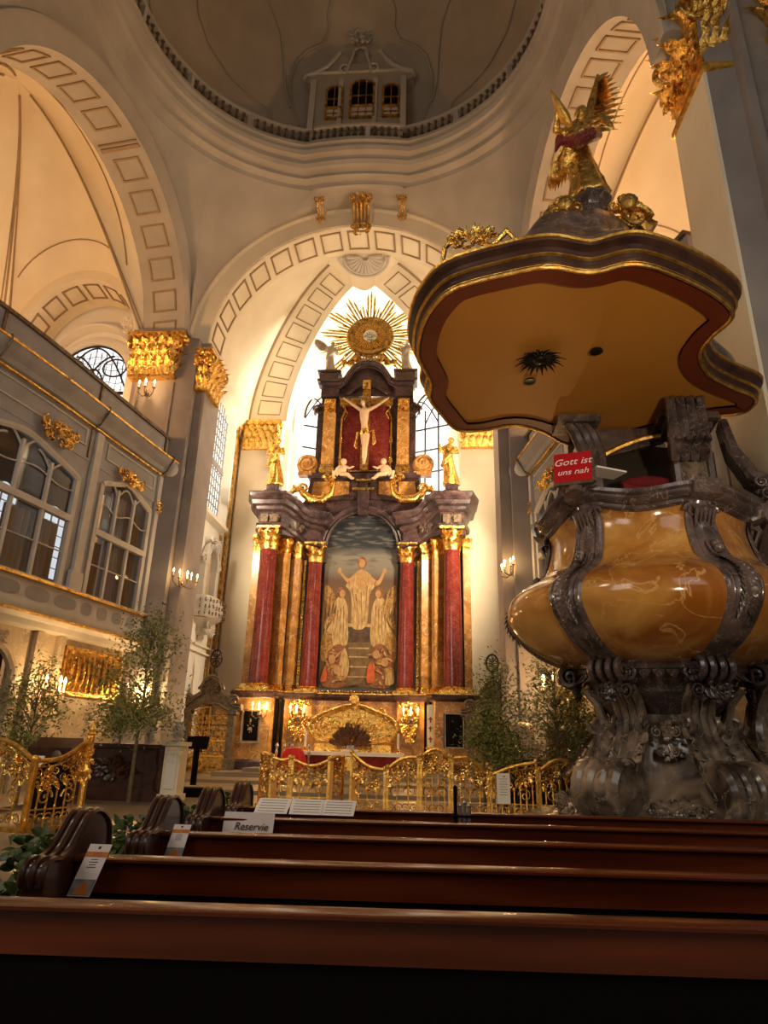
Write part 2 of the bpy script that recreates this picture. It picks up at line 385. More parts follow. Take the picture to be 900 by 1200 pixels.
def text(name, body, m, parent, mat4, size, extrude=0.002, italic=0.0, align='CENTER', spacing=1.0):
    cu = bpy.data.curves.new(name, 'FONT'); cu.body = body; cu.size = size; cu.extrude = extrude
    cu.align_x = align; cu.align_y = 'CENTER'; cu.shear = italic; cu.space_line = 1.0; cu.space_character = spacing
    t = bpy.data.objects.new(name, cu); C.objects.link(t)
    dg = bpy.context.evaluated_depsgraph_get(); dg.update()
    me = bpy.data.meshes.new_from_object(t.evaluated_get(dg)); me.name = name
    bpy.data.objects.remove(t)
    me.materials.clear(); me.materials.append(M[m]); me.transform(mat4)
    o = bpy.data.objects.new(name, me); C.objects.link(o)
    if parent is not None: o.parent = parent
    return o
EX, EY = V(1, 0, 0), V(0, 1, 0)
def capital(mb, c, w_, d, h, e=EX, n=EY, seed=0):
    """Corinthian capital: bell, two rows of leaves, corner volutes, moulded abacus.  c is the centre of its foot"""
    c = V(*c)
    def B(z, a, b, hh): mb.obox(c+UP*(z+hh/2), e, n, UP, a, b, hh)
    B(0, w_*1.04, d*1.04+.02, h*.05); 
    for i in range(4):
        k = 0.9+0.06*i; B(h*.05+i*h*.2, w_*k, d*k, h*.2)
    B(h*.86, w_*1.22, d*1.22, h*.07); B(h*.93, w_*1.30, d*1.30, h*.07)
    for sgn, ax, bx, L, D in ((-1, e, n, w_, d), (1, e, n, w_, d), (-1, n, e, d, w_), (1, n, e, d, w_)):
        k = max(3, int(round(L/(h*0.19))))
        for row, (z0, LL) in enumerate(((0.04, .34), (0.25, .36), (0.48, .34))):
            kk = k if row != 1 else k-1
            for i in range(kk):
                x = (i+0.5-kk/2)*L/k
                mb.leaf(c+ax*x+bx*(sgn*D*0.46)+UP*(h*z0), UP, bx*sgn, h*LL*1.3, L/k*1.2, .8, 9, .22)
        mb.ball(c+bx*(sgn*D*0.62)+UP*(h*0.88), h*0.09, 8, 5)
        for i in range(5):
            a = i*2*PI/5
            mb.ball(c+bx*(sgn*D*0.62)+UP*(h*(0.88+.07*math.sin(a)))+ax*(h*.08*math.cos(a)), h*0.05, 6, 4)
        for sg in (-1, 1):
            mb.spiral(c+ax*(sg*L*0.46)+bx*(sgn*(D*0.55))+UP*(h*0.72), ax*sg, UP, h*0.15, 1.7, h*0.035, PI*.5, -1,
                      tail=c+ax*(sg*L*0.12)+bx*(sgn*D*0.5)+UP*(h*0.5))
    return mb
def gcap(mb, c, w_, d, h, **k): return capital(mb, c, w_, d, h, **k)

# ============================================================ THE SETTING
mb = MB(); mb.grid(lambda u, v: V(-19+38*u, -3+44*v, 0), 4, 4); struct('floor', mb, 'stone')
mb = MB(); mb.extr([(-6.9, 24.2), (6.9, 24.2), (6.9, 39), (-6.9, 39)], 0.0, 0.22); mb.extr([(-5, 26.6), (5, 26.6), (5, 33), (-5, 33)], 0.22, 0.38); mb.extr([(-4, 27.3), (4, 27.3), (4, 31), (-4, 31)], 0.38, 0.52)
struct('floor', mb, 'stone')

def arcpanels(mb, c, e, n, rx, rz_, d0, d1, angs, half, t=0.07, th=0.05):
    for a in angs:
        A0, A1 = a-half, a+half; da = t/rx
        mb.arch(c, e, n, [(-th, d0), (.02, d0), (.02, d0+t), (-th, d0+t)], rx, rz_, A0, A1, 4)
        mb.arch(c, e, n, [(-th, d1-t), (.02, d1-t), (.02, d1), (-th, d1)], rx, rz_, A0, A1, 4)
        for q in (A0, A1-da): mb.arch(c, e, n, [(-th, d0), (.02, d0), (.02, d1), (-th, d1)], rx, rz_, q, q+da, 1)

# --- choir arch
CA = V(0, 23.5, 17.4)
mb = MB(); mb.arch(CA, EX, EY, [(0, 0), (.75, 0), (.85, -.08), (.95, -.08), (1.0, 0.05), (1.0, 1.8), (0, 1.8)], 6.1, 6.1, N=56)
mb.arch(CA, EX, EY, [(.0, -.02), (.14, -.02), (.14, .1), (0, .1)], 6.1, 6.1, N=56)
struct('trim_1', mb, 'cream')
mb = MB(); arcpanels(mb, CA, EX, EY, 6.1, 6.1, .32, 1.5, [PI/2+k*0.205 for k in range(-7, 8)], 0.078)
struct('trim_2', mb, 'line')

# --- side arches of the crossing
ARC = {}
for s, nm, k in ((-1, 'left', 3), (1, 'right', 4)):
    c = V(s*7.8, 17.4, 17.0); e = V(-s*0.1415, 0.99, 0).normalized(); n = V(s*0.99, 0.1415, 0)
    ARC[s] = (c, e, n)
    mb = MB(); mb.arch(c, e, n, [(0, 0), (.55, 0), (.68, -.10), (.85, -.10), (.95, 0.04), (.95, 1.9), (0, 1.9)], 5.66, 5.9, N=56)
    struct('trim_%d' % k, mb, 'plaster')
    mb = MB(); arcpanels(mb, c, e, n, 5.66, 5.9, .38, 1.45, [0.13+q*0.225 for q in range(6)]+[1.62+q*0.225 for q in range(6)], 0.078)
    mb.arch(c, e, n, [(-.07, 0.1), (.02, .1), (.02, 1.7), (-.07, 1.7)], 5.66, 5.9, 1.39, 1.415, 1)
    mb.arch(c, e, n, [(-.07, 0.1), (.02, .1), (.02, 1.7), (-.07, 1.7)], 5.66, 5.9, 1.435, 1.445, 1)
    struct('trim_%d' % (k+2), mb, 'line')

# --- dome ring: plan curve of the cornice, with the bay that bulges towards the nave
def ringpt(a, d=0.0):
    x = (7.25+d)*math.cos(a); y = (6.85+d)*math.sin(a)
    q = 2.25; r = (abs(math.cos(a))**q+abs(math.sin(a))**q)**(-1/q)
    return V(0.1+x*r*1.0, 14.9+y*r*0.985, 0)
def bayp(p):
    if p.y > 18 and abs(p.x-.1) < 2.0:
        k = 1-((p.x-.1)/2.0)**2
        return V(p.x, p.y-0.10-0.32*k, p.z)
    return p
RA = [-0.35*PI+(1.7*PI)*i/120 for i in range(121)]
rp = [bayp(ringpt(a)) for a in RA]
prof = [(.22, 26.15), (.0, 26.15), (-.02, 26.0), (.12, 25.95), (.12, 25.8), (.04, 25.74), (.1, 25.55), (.32, 25.5), (.36, 25.32), (.30, 25.26), (.40, 25.1), (.70, 25.0), (.74, 24.85), (.66, 24.8), (.95, 24.7), (1.0, 24.5)]
mb = MB(); mb.sweep([(p.x, p.y) for p in rp], [(-a, z) for a, z in prof], cap=False); struct('trim_7', mb, 'plaster')

# --- pendentives: from the ring down to the arches
def botcurve(a):
    """arch extrados reached from ring azimuth a"""
    a = (a+PI) % (2*PI)-PI
    if 0.25*PI < a < 0.75*PI:
        t = (a-PI/2)/(PI/4)     # -1 right corner .. 1 left corner
        th = PI/2+abs(t)**0.75*(PI/2)*(1 if t > 0 else -1)
        return CA+EX*(7.0*math.cos(th))+UP*(7.0*math.sin(th))+EY*(-0.02)
    s = -1 if abs(a) > PI/2 else 1
    c, e, n = ARC[s]
    aa = a if s == 1 else (PI-a if a > 0 else -PI-a)
    t = aa/(PI/4)               # 1 = far corner, 0 apex
    t = max(-1.0, min(1.0, t))
    th = PI/2-abs(t)**0.75*(PI/2)*(1 if t > 0 else -1)
    return c+e*(6.6*math.cos(th))+UP*(6.8*math.sin(th))
def pend(u, v):
    a = -0.25*PI+1.5*PI*u
    p = bayp(ringpt(a, .98))+UP*24.5; q = botcurve(a); r = p.lerp(q, v); ax = V(0.1, 14.9, r.z)
    k = 0.45*math.sin(PI*v)*min(1, (p-q).length/7)
    return r+(r-ax).normalized()*k
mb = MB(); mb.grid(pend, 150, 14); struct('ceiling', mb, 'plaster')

# --- dome
def domept(u, v):
    a = RA[0]+(RA[-1]-RA[0])*u; ph = v*PI*0.47
    p = ringpt(a, 1.25); ax = V(.1, 14.9, 0); d = p-ax
    return ax+d*math.cos(ph)**0.85+UP*(26.1+11*math.sin(ph))
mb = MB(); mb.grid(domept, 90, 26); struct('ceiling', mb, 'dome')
mb = MB()
def domecurve(pts, r=.05):
    P = []
    for a, ph in pts:
        p = ringpt(a, 1.25); ax = V(.1, 14.9, 0)
        P.append(ax+(p-ax)*0.993*math.cos(ph)**0.85+UP*(26.1+11*math.sin(ph)))
    mb.tube(P, r, 5)
for s in (-1, 1):
    H_ = PI/2
    domecurve([(H_+s*x, y) for x, y in ((.50, .10), (.50, .22), (.53, .25), (.62, .27), (.75, .31), (.9, .38), (1.0, .45), (1.12, .60), (1.18, .72), (1.12, .80), (1.0, .82), (.8, .78), (.66, .72), (.58, .66), (.52, .60), (.47, .48), (.44, .36), (.40, .28))])
    domecurve([(H_+s*x, y) for x, y in ((.60, .12), (.8, .14), (1.0, .17), (1.2, .22), (1.32, .32), (1.35, .5))])
    domecurve([(H_+s*x, y) for x, y in ((.34, .20), (.40, .30), (.42, .40), (.40, .50), (.34, .56), (.25, .60), (.22, .66), (.24, .74), (.20, .84), (.10, .95))])
struct('trim_8', mb, 'dome')

# --- dormer tribune in the dome with three windows
Yd = 21.05; before = set(C.objects)
poly = [(-2.05, 24.9), (-2.05, 29.1), (-2.5, 29.35), (-2.45, 29.6), (-2.0, 29.75), (-1.55, 30.05), (-1.15, 30.6), (-.95, 31.0), (-.6, 30.8), (-.35, 30.3), (.35, 30.3), (.6, 30.8), (.95, 31.0), (1.15, 30.6), (1.55, 30.05), (2.0, 29.75), (2.45, 29.6), (2.5, 29.35), (2.05, 29.1), (2.05, 24.9)]
mb = MB(); mb.prism([(a+.12, b) for a, b in poly], (0, Yd, 0), EX, UP, EY, 3.2); struct('wall_dome', mb, 'dome', ang=20)
mb = MB()
crest = [V(a+.12, Yd-.05, b) for a, b in poly[2:18]]
for k in (crest[:6], crest[10:]): mb.tube(k, .11, 6)
for s in (-1, 1):
    mb.spiral((.12+s*.62, Yd-.08, 29.95), EX*s, UP, .3, 1.3, .07, -PI/2, 1, tail=(.12+s*.25, Yd-.08, 31.0))
    mb.box((.12+s*2.05, Yd-.06, 27.7), (.25, .2, 3.0))
    mb.box((.12+s*.78, Yd-.04, 27.8), (.2, .14, 2.9))
mb.box((.12, Yd-.03, 29.75), (4.3, .14, .08))
mb.arch((.12, Yd-.06, 30.9), EX, EY, [(-.04, 0), (.04, 0), (.04, .1), (-.04, .1)], .35, .45, 0, PI, 10)
ornament(mb, (.12, Yd-.1, 31.9), EX, UP, -EY, 1.1, 1.3, .3, 4)
struct('trim_9', mb, 'plaster')
def dwin(nm, cx, wd, z0, z1, top):
    root = smesh(nm, (cx, Yd-.02, z0))
    fr = MB(); fr.obox((cx-wd/2, Yd-.06, (z0+z1)/2), EX, EY, UP, .1, .14, z1-z0); fr.obox((cx+wd/2, Yd-.06, (z0+z1)/2), EX, EY, UP, .1, .14, z1-z0)
    for z in (z0, (z0*.65+z1*.35)): fr.obox((cx, Yd-.06, z), EX, EY, UP, wd, .14, .09)
    fr.arch((cx, Yd-.12, z1-.02), EX, EY, [(-.05, 0), (.05, 0), (.05, .13), (-.05, .13)], wd/2, top, 0, PI, 12)
    for x in (-.17, .17) if wd > 1 else (0,): fr.obox((cx+x, Yd-.05, (z0+z1)/2+top/2), EX, EY, UP, .04, .1, z1-z0+top*.8)
    fr.obox((cx, Yd-.05, z0*.32+z1*.68), EX, EY, UP, wd, .1, .04); fr.obox((cx, Yd-.05, z0*.83+z1*.17), EX, EY, UP, wd, .1, .03)
    obj('window_frame', fr, 'golddull', root)
    g = MB(); P = [(-wd/2, z0+(z1-z0)*.35), (wd/2, z0+(z1-z0)*.35)]+[(wd/2*math.cos(i*PI/10), z1+top*math.sin(i*PI/10)) for i in range(11)]
    g.prism(P, (cx, Yd-.03, 0), EX, UP, EY, .02); obj('pane', g, 'black', root)
    g = MB(); g.box((cx, Yd-.02, z0+(z1-z0)*.175), (wd, .03, (z1-z0)*.34)); obj('lower_pane', g, 'greylight', root)
dwin('window_1', -.93, .72, 26.9, 28.6, .22); dwin('window_2', .33, 1.05, 26.9, 28.8, .34); dwin('window_3', 1.62, .72, 26.9, 28.6, .22)
for o in C.objects:
    if o not in before and o.parent is None: o.location = o.location+V(-.08, .55, .75)
# balustrade of the ring
def balusters(nm, lab, path, zb, hh, step, wide=.075, grp=None, m='bronze', mt='plaster', split=True):  # balusters coloured dark to paint in a backlit silhouette
    c0 = path[0]; root = thing(nm, lab, 'balustrade', (c0[0], c0[1], zb), 0, grp)
    rb = MB(); rb.sweep(path, [(-.11, zb), (-.11, zb+.1), (.11, zb+.1), (.11, zb)], False); obj('base_rail', rb, mt, root)
    rb = MB(); rb.sweep(path, [(-.13, zb+hh-.12), (-.13, zb+hh), (.13, zb+hh), (.13, zb+hh-.12), (-.13, zb+hh-.12)], False); obj('top_rail', rb, mt, root)
    d = 0; k = 0; proto = None
    for a, b in zip(path, path[1:]):
        A, B = V(a[0], a[1], 0), V(b[0], b[1], 0); L = (B-A).length; x = step-d if d else 0
        while x < L:
            p = A.lerp(B, x/L)+UP*(zb+.1)
            if k % 9 == 8:
                o = MB(); o.box(p+UP*(hh-.2)/2, (.2, .2, hh-.2)); obj('pedestal', o, mt, root)
            elif proto is None:
                hb = hh-.22
                o = MB(); o.lathe([(wide*.9, 0), (wide*.9, .06*hb), (wide*.5, .1*hb), (wide*1.25, .28*hb), (wide*1.1, .4*hb), (wide*.45, .68*hb), (wide*.75, .8*hb), (wide*.5, .86*hb), (wide*.95, .93*hb), (wide*.95, hb)], n=8)
                proto = obj('baluster', o, m, root, world=False); proto.location = p-V(*root.location)
            else:
                c = proto.copy(); C.objects.link(c); c.location = p-V(*root.location)
            k += 1; x += step
        d = (L-(x-step)) if x > 0 else d+L
    return root
def ringpath(a0, a1, d, n=30): return [tuple(ringpt(a0+(a1-a0)*i/n, d).xy) for i in range(n+1)]
H_ = PI/2
balusters('ring_balustrade', 'curved balustrade with dark balusters on the dome ring left of the tribune', ringpath(H_+.30, H_+1.75, .16), 26.15, .85, .31, grp=None)
balusters('ring_balustrade', 'curved balustrade with dark balusters on the dome ring right of the tribune', ringpath(H_-.26, H_-1.70, .16), 26.15, .85, .31)
bay = [tuple(bayp(V(.1+x*1.9/10, ringpt(H_-x*.026).y, 0)).xy) for x in range(-10, 11)]
balusters('tribune_balustrade', 'short bulging balustrade below the three small windows in the dome', [(x, y+.15) for x, y in bay], 26.15, .85, .30)

# --- consoles over the choir arch
def console(cx, wd, z0, z1, lab, big):
    root = thing('gilded_console', lab, 'console', (cx, 23.2, z0), 0, None); Yc = 23.42
    b = MB()
    def prof(s): return 0.15+0.55*s*s
    b.grid(lambda u, v: V(cx+(v-.5)*wd*(.75+.35*u), Yc-prof(u)*(1 if .02 < v < .98 else 0), z0+.35+(z1-z0-.35)*u), 14, 8)
    b.box((cx, Yc-.45, z1+.08), (wd*1.35, .9, .16)); obj('bracket', b, 'plaster', root)
    g = MB()
    for i in range(5 if big else 3):
        x = cx+(i-(2 if big else 1))*wd*(.17 if big else .25)
        g.tube([V(x, Yc-.02-prof(u)-.03, z0+.4+(z1-z0-.75)*u) for u in [k/8 for k in range(9)]], wd*.055, 6)
    ornament(g, (cx, Yc-.72, z1-.35), EX, UP, -EY, wd*1.1, .75 if big else .5, .25, 3, 1.0)
    ornament(g, (cx, Yc-.25, z0+.15), EX, UP, -EY, wd*1.0, .7 if big else .4, .3, 5, .8)
    obj('gilding', g, 'gold', root)
console(.25, .95, 22.75, 24.5, 'large gilded fluted console on the crown of the choir arch', True)
console(-1.6, .42, 23.35, 24.5, 'small gilded console left of the large one under the dome ring', False)
console(2.05, .42, 23.35, 24.5, 'small gilded console right of the large one under the dome ring', False)

# --- crossing piers
for s, nm in ((-1, 'left'), (1, 'right')):
    P = [(s*5.95, 25.3), (s*5.95, 23.5), (s*6.35, 23.5), (s*6.35, 23.15), (s*6.95, 23.0), (s*8.95, 23.15), (s*8.95, 25.3)]
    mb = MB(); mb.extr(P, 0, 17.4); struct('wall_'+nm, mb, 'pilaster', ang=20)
    mb = MB(); mb.extr([(s*6.2, 25.25), (s*6.2, 23.75), (s*8.6, 23.75), (s*8.6, 25.25)], 17.4, 24); struct('wall_'+nm, mb, 'plaster', ang=20)
    mb = MB()
    for x in (7.15, 8.65): mb.box((s*x, 23.0, 7.6), (.10, .12, 15.2))
    mb.box((s*7.9, 22.98, .6), (2.2, .3, 1.2)); mb.box((s*7.9, 22.95, 1.25), (2.3, .4, .12))
    mb.box((s*7.9, 23.0, 17.55), (2.3, .5, .15)); struct('trim_10', mb, 'pilaster')
    for wd, cx, cy, z0, h, lab in ((1.85, s*8.02, 22.95, 15.35, 2.1, 'large gilded acanthus capital on the %s crossing pier beside the transept arch' % nm), (1.15, s*6.05, 23.55, 15.0, 1.9, 'smaller gilded capital on the %s pier at the foot of the choir arch' % nm)):
        root = thing('gilded_capital', lab, 'capital', (cx, cy, z0)); mb = MB()
        if wd > 1.5: mb = capital(mb, (cx, cy, z0), wd, .5, h)
        else: mb = capital(mb, (cx, cy+.45, z0), .55, 1.5, h)
        obj('capital_body', mb, 'gold', root)

# --- transepts: cross vault, small arch, window
for s, nm, k in ((-1, 'left', 0), (1, 'right', 1)):
    c, e, n = ARC[s]; loop = []
    def A_(th): return c+n*1.9+e*(5.66*math.cos(th))+UP*(5.9*math.sin(th))
    sa = V(s*11.95, 23.3, 17.3)
    for i in range(24): loop.append(A_(PI*(1-i/24)))
    for i in range(24): loop.append(sa+V(-s, 0, 0)*(3.05*math.cos(PI*i/24))+UP*(3.9*math.sin(PI*i/24)))
    for i in range(24): th = PI*i/24; loop.append(V(s*(15.0+1.6*i/24), 23.3-11.5*i/24, 17.2)+UP*(5.9*math.sin(th)))
    for i in range(24): th = PI*i/24; loop.append(V(s*(16.6-6.8*i/24), 11.8, 17.0)+UP*(4.5*math.sin(th)))
    cen = V(s*12.5, 17.4, 25.2); NL = len(loop)
    def fv(u, v):
        x = u*NL; i = int(x) % NL; b = loop[i].lerp(loop[(i+1) % NL], x-int(x)); sv = math.sin(v*PI/2)
        return V(b.x+(cen.x-b.x)*v, b.y+(cen.y-b.y)*v, b.z+(cen.z-b.z)*(sv*.75+v*.25))
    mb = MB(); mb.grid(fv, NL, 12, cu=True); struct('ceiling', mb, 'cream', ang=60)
    mb = MB()
    for q in (0, 24, 48, 72):
        for off in (-.55, -.28, .28, .55):
            mb.tube([fv(((q/NL)+off/NL*(1-t)*2.0+off*0.004) % 1.0, t)-UP*.03 for t in [j/14 for j in range(14)]], .045 if abs(off) < .5 else .03, 5)
    for q0 in (2.6, 26.5):
        mb.tube([fv((q0+i*(18.8/20))/NL, .0 if False else .16)-UP*.03 for i in range(21)], .03, 5)
    struct('trim_11', mb, 'line')
    mb = MB(); mb.arch(sa, EX, EY, [(0, 0), (.45, 0), (.45, 2.0), (0, 2.0)], 2.62, 3.45, N=36)
    struct('trim_12', mb, 'cream')
    mb = MB(); arcpanels(mb, sa, EX, EY, 2.62, 3.45, .35, 1.35, [PI/2+q*.37 for q in range(-4, 5)], .14)
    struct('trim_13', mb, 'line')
    mb = MB()
    mb.extr([(s*8.6, 25.4), (s*17.5, 25.4), (s*17.5, 25.8), (s*8.6, 25.8)], 0, 24)
    for x0, x1 in ((8.9, 9.35), (14.6, 16)): mb.extr([(s*x0, 23.3), (s*x1, 23.3), (s*x1, 25.4), (s*x0, 25.4)], 0, 17.4)
    mb.extr([(s*16.8, 11.5), (s*17.3, 11.5), (s*17.3, 25.4), (s*16.8, 25.4)], 0, 22)
    struct('wall_'+nm, mb, 'white', ang=20)
    # round-headed window with curved tracery
    wc = V(s*12.0, 25.32, 16.6); win = smesh('window_%d' % (4+k), wc)
    g = MB(); g.prism([(-1.75, -3), (1.75, -3)]+[(1.75*math.cos(i*PI/20), 1.95*math.sin(i*PI/20)) for i in range(21)], wc, EX, UP, EY, .03); obj('pane', g, 'glassday', win)
    g = MB(); g.arch(wc-EY*.25, EX, EY, [(0, 0), (.18, 0), (.45, .15), (.45, .3), (0, .3)], 1.75, 1.95, N=30, a0=0, a1=PI)
    for q in (-1, 1): g.box(wc+V(q*1.95, 0, -1.5), (.4, .4, 3.0))
    g.arch(wc-EY*.45+UP*.2, EX, EY, [(0, 0), (.12, 0), (.12, .5), (0, .5)], 2.25, 2.6, N=30)
    ornament(g, wc+V(-s*1.75, -.5, 2.6), EX, UP, -EY, 1.1, 1.4, .3, 6, 1.2); obj('window_frame', g, 'white', win)
    b = MB(); yy = -EY*.08
    b.arch(wc+yy, EX, EY, [(-.05, -.02), (.05, -.02), (.05, .04), (-.05, .04)], 1.72, 1.92, N=30)
    b.box(wc+yy+UP*(-.55), (3.5, .08, .14)); b.box(wc+yy+V(.62, 0, -1.8), (.12, .08, 2.6)); b.box(wc+yy+V(-.62, 0, -1.8), (.12, .08, 2.6))
    for q in (-1, 1):
        b.tube([wc+yy+V(q*1.75*(1-t), 0, -.5+2.3*math.sin(t*PI/2)) for t in [i/12 for i in range(13)]], .045, 5)
        b.tube([wc+yy+V(q*(.6-1.5*t), 0, -.5+2.2*math.sin(t*PI/2)*.85) for t in [i/12 for i in range(13)]], .045, 5)
        b.tube([wc+yy+V(q*(1.0+.55*math.cos(t*2*PI)), 0, .75+.45*math.sin(t*2*PI)) for t in [i/16 for i in range(17)]], .04, 5)
    b.tube([wc+yy+V(.6*math.cos(t), 0, -.5+1.2*math.sin(t)) for t in [PI*i/12 for i in range(13)]], .045, 5)
    obj('tracery', b, 'iron', win)
    b = MB()
    for i in range(-6, 7):
        b.tube([wc+yy+V(i*.28+.05*math.sin(t*3+i), 0, -1.2+t) for t in [j*.28 for j in range(1+int(max(1, (1.2+1.9*math.sqrt(max(.02, 1-(i*.28/1.75)**2)))/.28)))]+[1.25]], .013, 4)
    for j in range(8): b.tube([wc+yy+V(x*.25, 0, -1.0+j*.33+.06*math.sin(x*1.7+j)) for x in range(-6, 7) if abs(x*.25) < 1.7*math.sqrt(max(0, 1-max(0, -1+j*.33)**2/3.8))] or [wc, wc+UP*.01], .013, 4)
    obj('leading', b, 'iron', win)

# --- choir walls, windows, piers
for s, nm, k in ((-1, 'left', 6), (1, 'right', 7)):
    mb = MB(); mb.extr([(s*7.0, 25.3), (s*7.0, 32), (s*7.4, 32), (s*7.4, 25.3)], 0, 19.5); struct('wall_'+nm, mb, 'white', ang=20)
    X = s*6.98; wy, wz0, wz1 = 28.1, 11.3, 15.9
    win = smesh('window_%d' % k, (X, wy, wz0))
    n = V(-s, 0, 0)
    g = MB(); g.prism([(-1.4, wz0), (1.4, wz0)]+[(1.4*math.cos(i*PI/16), wz1+1.4*math.sin(i*PI/16)) for i in range(17)], (X, wy, 0), EY, UP, n, .03); obj('pane', g, 'glassbright', win)
    g = MB(); g.arch((X, wy, wz1), EY, n, [(0, 0), (.1, .0), (.45, .35), (.62, .35), (.62, .05), (.62, 0)], 1.4, 1.4, N=24)
    for q in (-1, 1): g.prism([(q*1.4, 0), (q*1.5, 0), (q*1.85, .35), (q*2.02, .35), (q*2.02, 0)], (X, wy, wz0), EY, n, UP, wz1-wz0)
    g.box((X+n.x*.2, wy, wz0-.1), (.5, 4.2, .2)); obj('window_frame', g, 'white', win)
    b = MB()
    for i in range(-4, 5):
        y = i*.31; hh = math.sqrt(max(0, 1.4**2-y*y)); b.box((X+n.x*.07, wy+y, (wz0+wz1+hh)/2), (.05, .05 if i % 2 else .08, wz1+hh-wz0))
    for j in range(13): b.box((X+n.x*.07, wy, wz0+.25+j*.42), (.05, 2.75, .035))
    b.box((X+n.x*.08, wy, wz0+2.6), (.08, 2.8, .22)); obj('glazing_bars', b, 'greydark', win)
    # pilaster strips and mouldings on the wall
    mb = MB()
    mb.box((s*6.93, 31.2, 8.9), (.16, .25, 17.8)); mb.box((s*6.93, 30.4, 5.5), (.1, .18, 11)); struct('trim_14', mb, 'golddull')
    mb = MB(); mb.box((s*6.93, 25.9, 9), (.16, 1.1, 18))
    for z in (5.2, 5.5): mb.box((s*6.95, 28.6, z), (.16, 6.4, .07))
    struct('trim_15', mb, 'white')
    # apse pier with capital
    mb = MB(); mb.extr([(s*4.75, 32.0), (s*7.3, 32.0), (s*7.3, 33.6), (s*4.75, 33.6)], 0, 18.1); struct('wall_choir_'+nm, mb, 'white', ang=20)
    mb = MB(); mb.extr([(s*4.9, 31.85), (s*6.85, 31.85), (s*6.85, 32.0), (s*4.9, 32.0)], 0, 16.3); struct('trim_16', mb, 'cream', ang=20)
    mb = MB(); mb.box((s*7.02-.0, 31.9, 8.6), (.14, .14, 17.2)); struct('trim_17', mb, 'golddull')
    for y_, off in ((4.4, 0), (4.15, .5)):
        mb = MB(); mb.extr([(s*y_, 32.6+off), (s*(y_+.35), 32.6+off), (s*(y_+.35), 33.6+off), (s*y_, 33.6+off)], 0, 17.9); struct('wall_choir_'+nm, mb, 'white', ang=20)
    root = thing('gilded_capital', 'gilded capital of the %s choir pilaster behind the altar' % nm, 'capital', (s*5.85, 31.8, 16.3))
    mb = capital(MB(), (s*5.85, 31.9, 16.3), 1.75, .45, 1.7); obj('capital_body', mb, 'gold', root)
# ribs from the apse piers to the crown
def lerp3(a, b, t): return V(a[0]+(b[0]-a[0])*t, a[1]+(b[1]-a[1])*t, a[2]+(b[2]-a[2])*t)
def ribO(t, s): q = t*PI/2; return V(s*(6.65-(6.65-1.75)*(1-math.cos(q))**.9), 32-5.4*(1-math.cos(q))**.9, 18.1+5.9*math.sin(q))
def ribI(t, s): q = t*PI/2; return V(s*(4.55-(4.55-.55)*(1-math.cos(q))**.9), 32-4.9*(1-math.cos(q))**.9, 18.1+4.95*math.sin(q))
def archback(a): return CA+EY*1.8+EX*(6.1*math.cos(a))+UP*(6.1*math.sin(a))
for s, nm in ((-1, 'left'), (1, 'right')):
    mb = MB(); mb.grid(lambda u, v: ribO(u, s).lerp(ribI(u, s), v)-UP*.0, 30, 3); mb.grid(lambda u, v: ribO(u, s)+UP*(.5*v)+V(-s*.0, 0, 0), 30, 1)
    struct('trim_18', mb, 'cream')
    mb = MB()
    mb.tube([ribO(i/30, s)-UP*.02 for i in range(31)], .09, 6)
    for i in range(8):
        t0 = .05+i*.118; t1 = t0+.088
        def Q(t, v): return ribO(t, s).lerp(ribI(t, s), v)-UP*.02
        mb.tube([Q(t0, .22), Q((t0+t1)/2, .22), Q(t1, .22), Q(t1, .8), Q((t0+t1)/2, .8), Q(t0, .8), Q(t0, .22)], .035, 5)
    struct('trim_19', mb, 'line')
    mb = MB(); mb.grid(lambda u, v: archback(PI/2-s*(PI/2)*(1-u*.84)).lerp(ribO(u, s), v), 30, 8); struct('ceiling', mb, 'cream', ang=60)
    mb = MB(); mb.grid(lambda u, v: V(s*7.0, 25.3+6.7*u, 17.0).lerp(lerp3((s*6.1, 25.3, 17.4), (s*6.65, 32, 18.1), u)+UP*1.2*math.sin(PI*u)*0, v), 10, 2); struct('ceiling', mb, 'cream')
mb = MB()
def crown(u, v):
    a = archback(PI/2+.25-.5*u); L, R_ = ribO(1, -1), ribO(1, 1); LI, RI = ribI(1, -1), ribI(1, 1)
    b = (L.lerp(LI, u/.25) if u < .25 else LI.lerp(RI, (u-.25)/.5)+EY*.35*math.sin(PI*(u-.25)/.5) if u < .75 else RI.lerp(R_, (u-.75)/.25))
    return a.lerp(b, v)
mb.grid(crown, 24, 6); struct('ceiling', mb, 'cream')
# shell cartouche on the crown
root = thing('shell_cartouche', 'pale half-round shell relief on the vault crown behind the choir arch', 'relief', (.2, 25.6, 23.4)); mb = MB()
sc_, se, su = V(.2, 25.35, 23.35), EX, V(0, .92, -.38).normalized()
for i in range(13):
    a = PI*i/12; d = se*math.cos(a)+su*math.sin(a)
    mb.tube([sc_+d*.2, sc_+d*.6-UP*.05, sc_+d*.85-UP*.02], [.03, .09, .11], 6)
mb.tube([sc_+se*(1.15*math.cos(PI*i/24))+su*(1.0*math.sin(PI*i/24))-UP*.03 for i in range(25)], .07, 6)
mb.tube([sc_+se*(1.0*math.cos(PI*i/24))+su*(.85*math.sin(PI*i/24))-UP*.03 for i in range(25)], .04, 6)
obj('shell', mb, 'greylight', root)
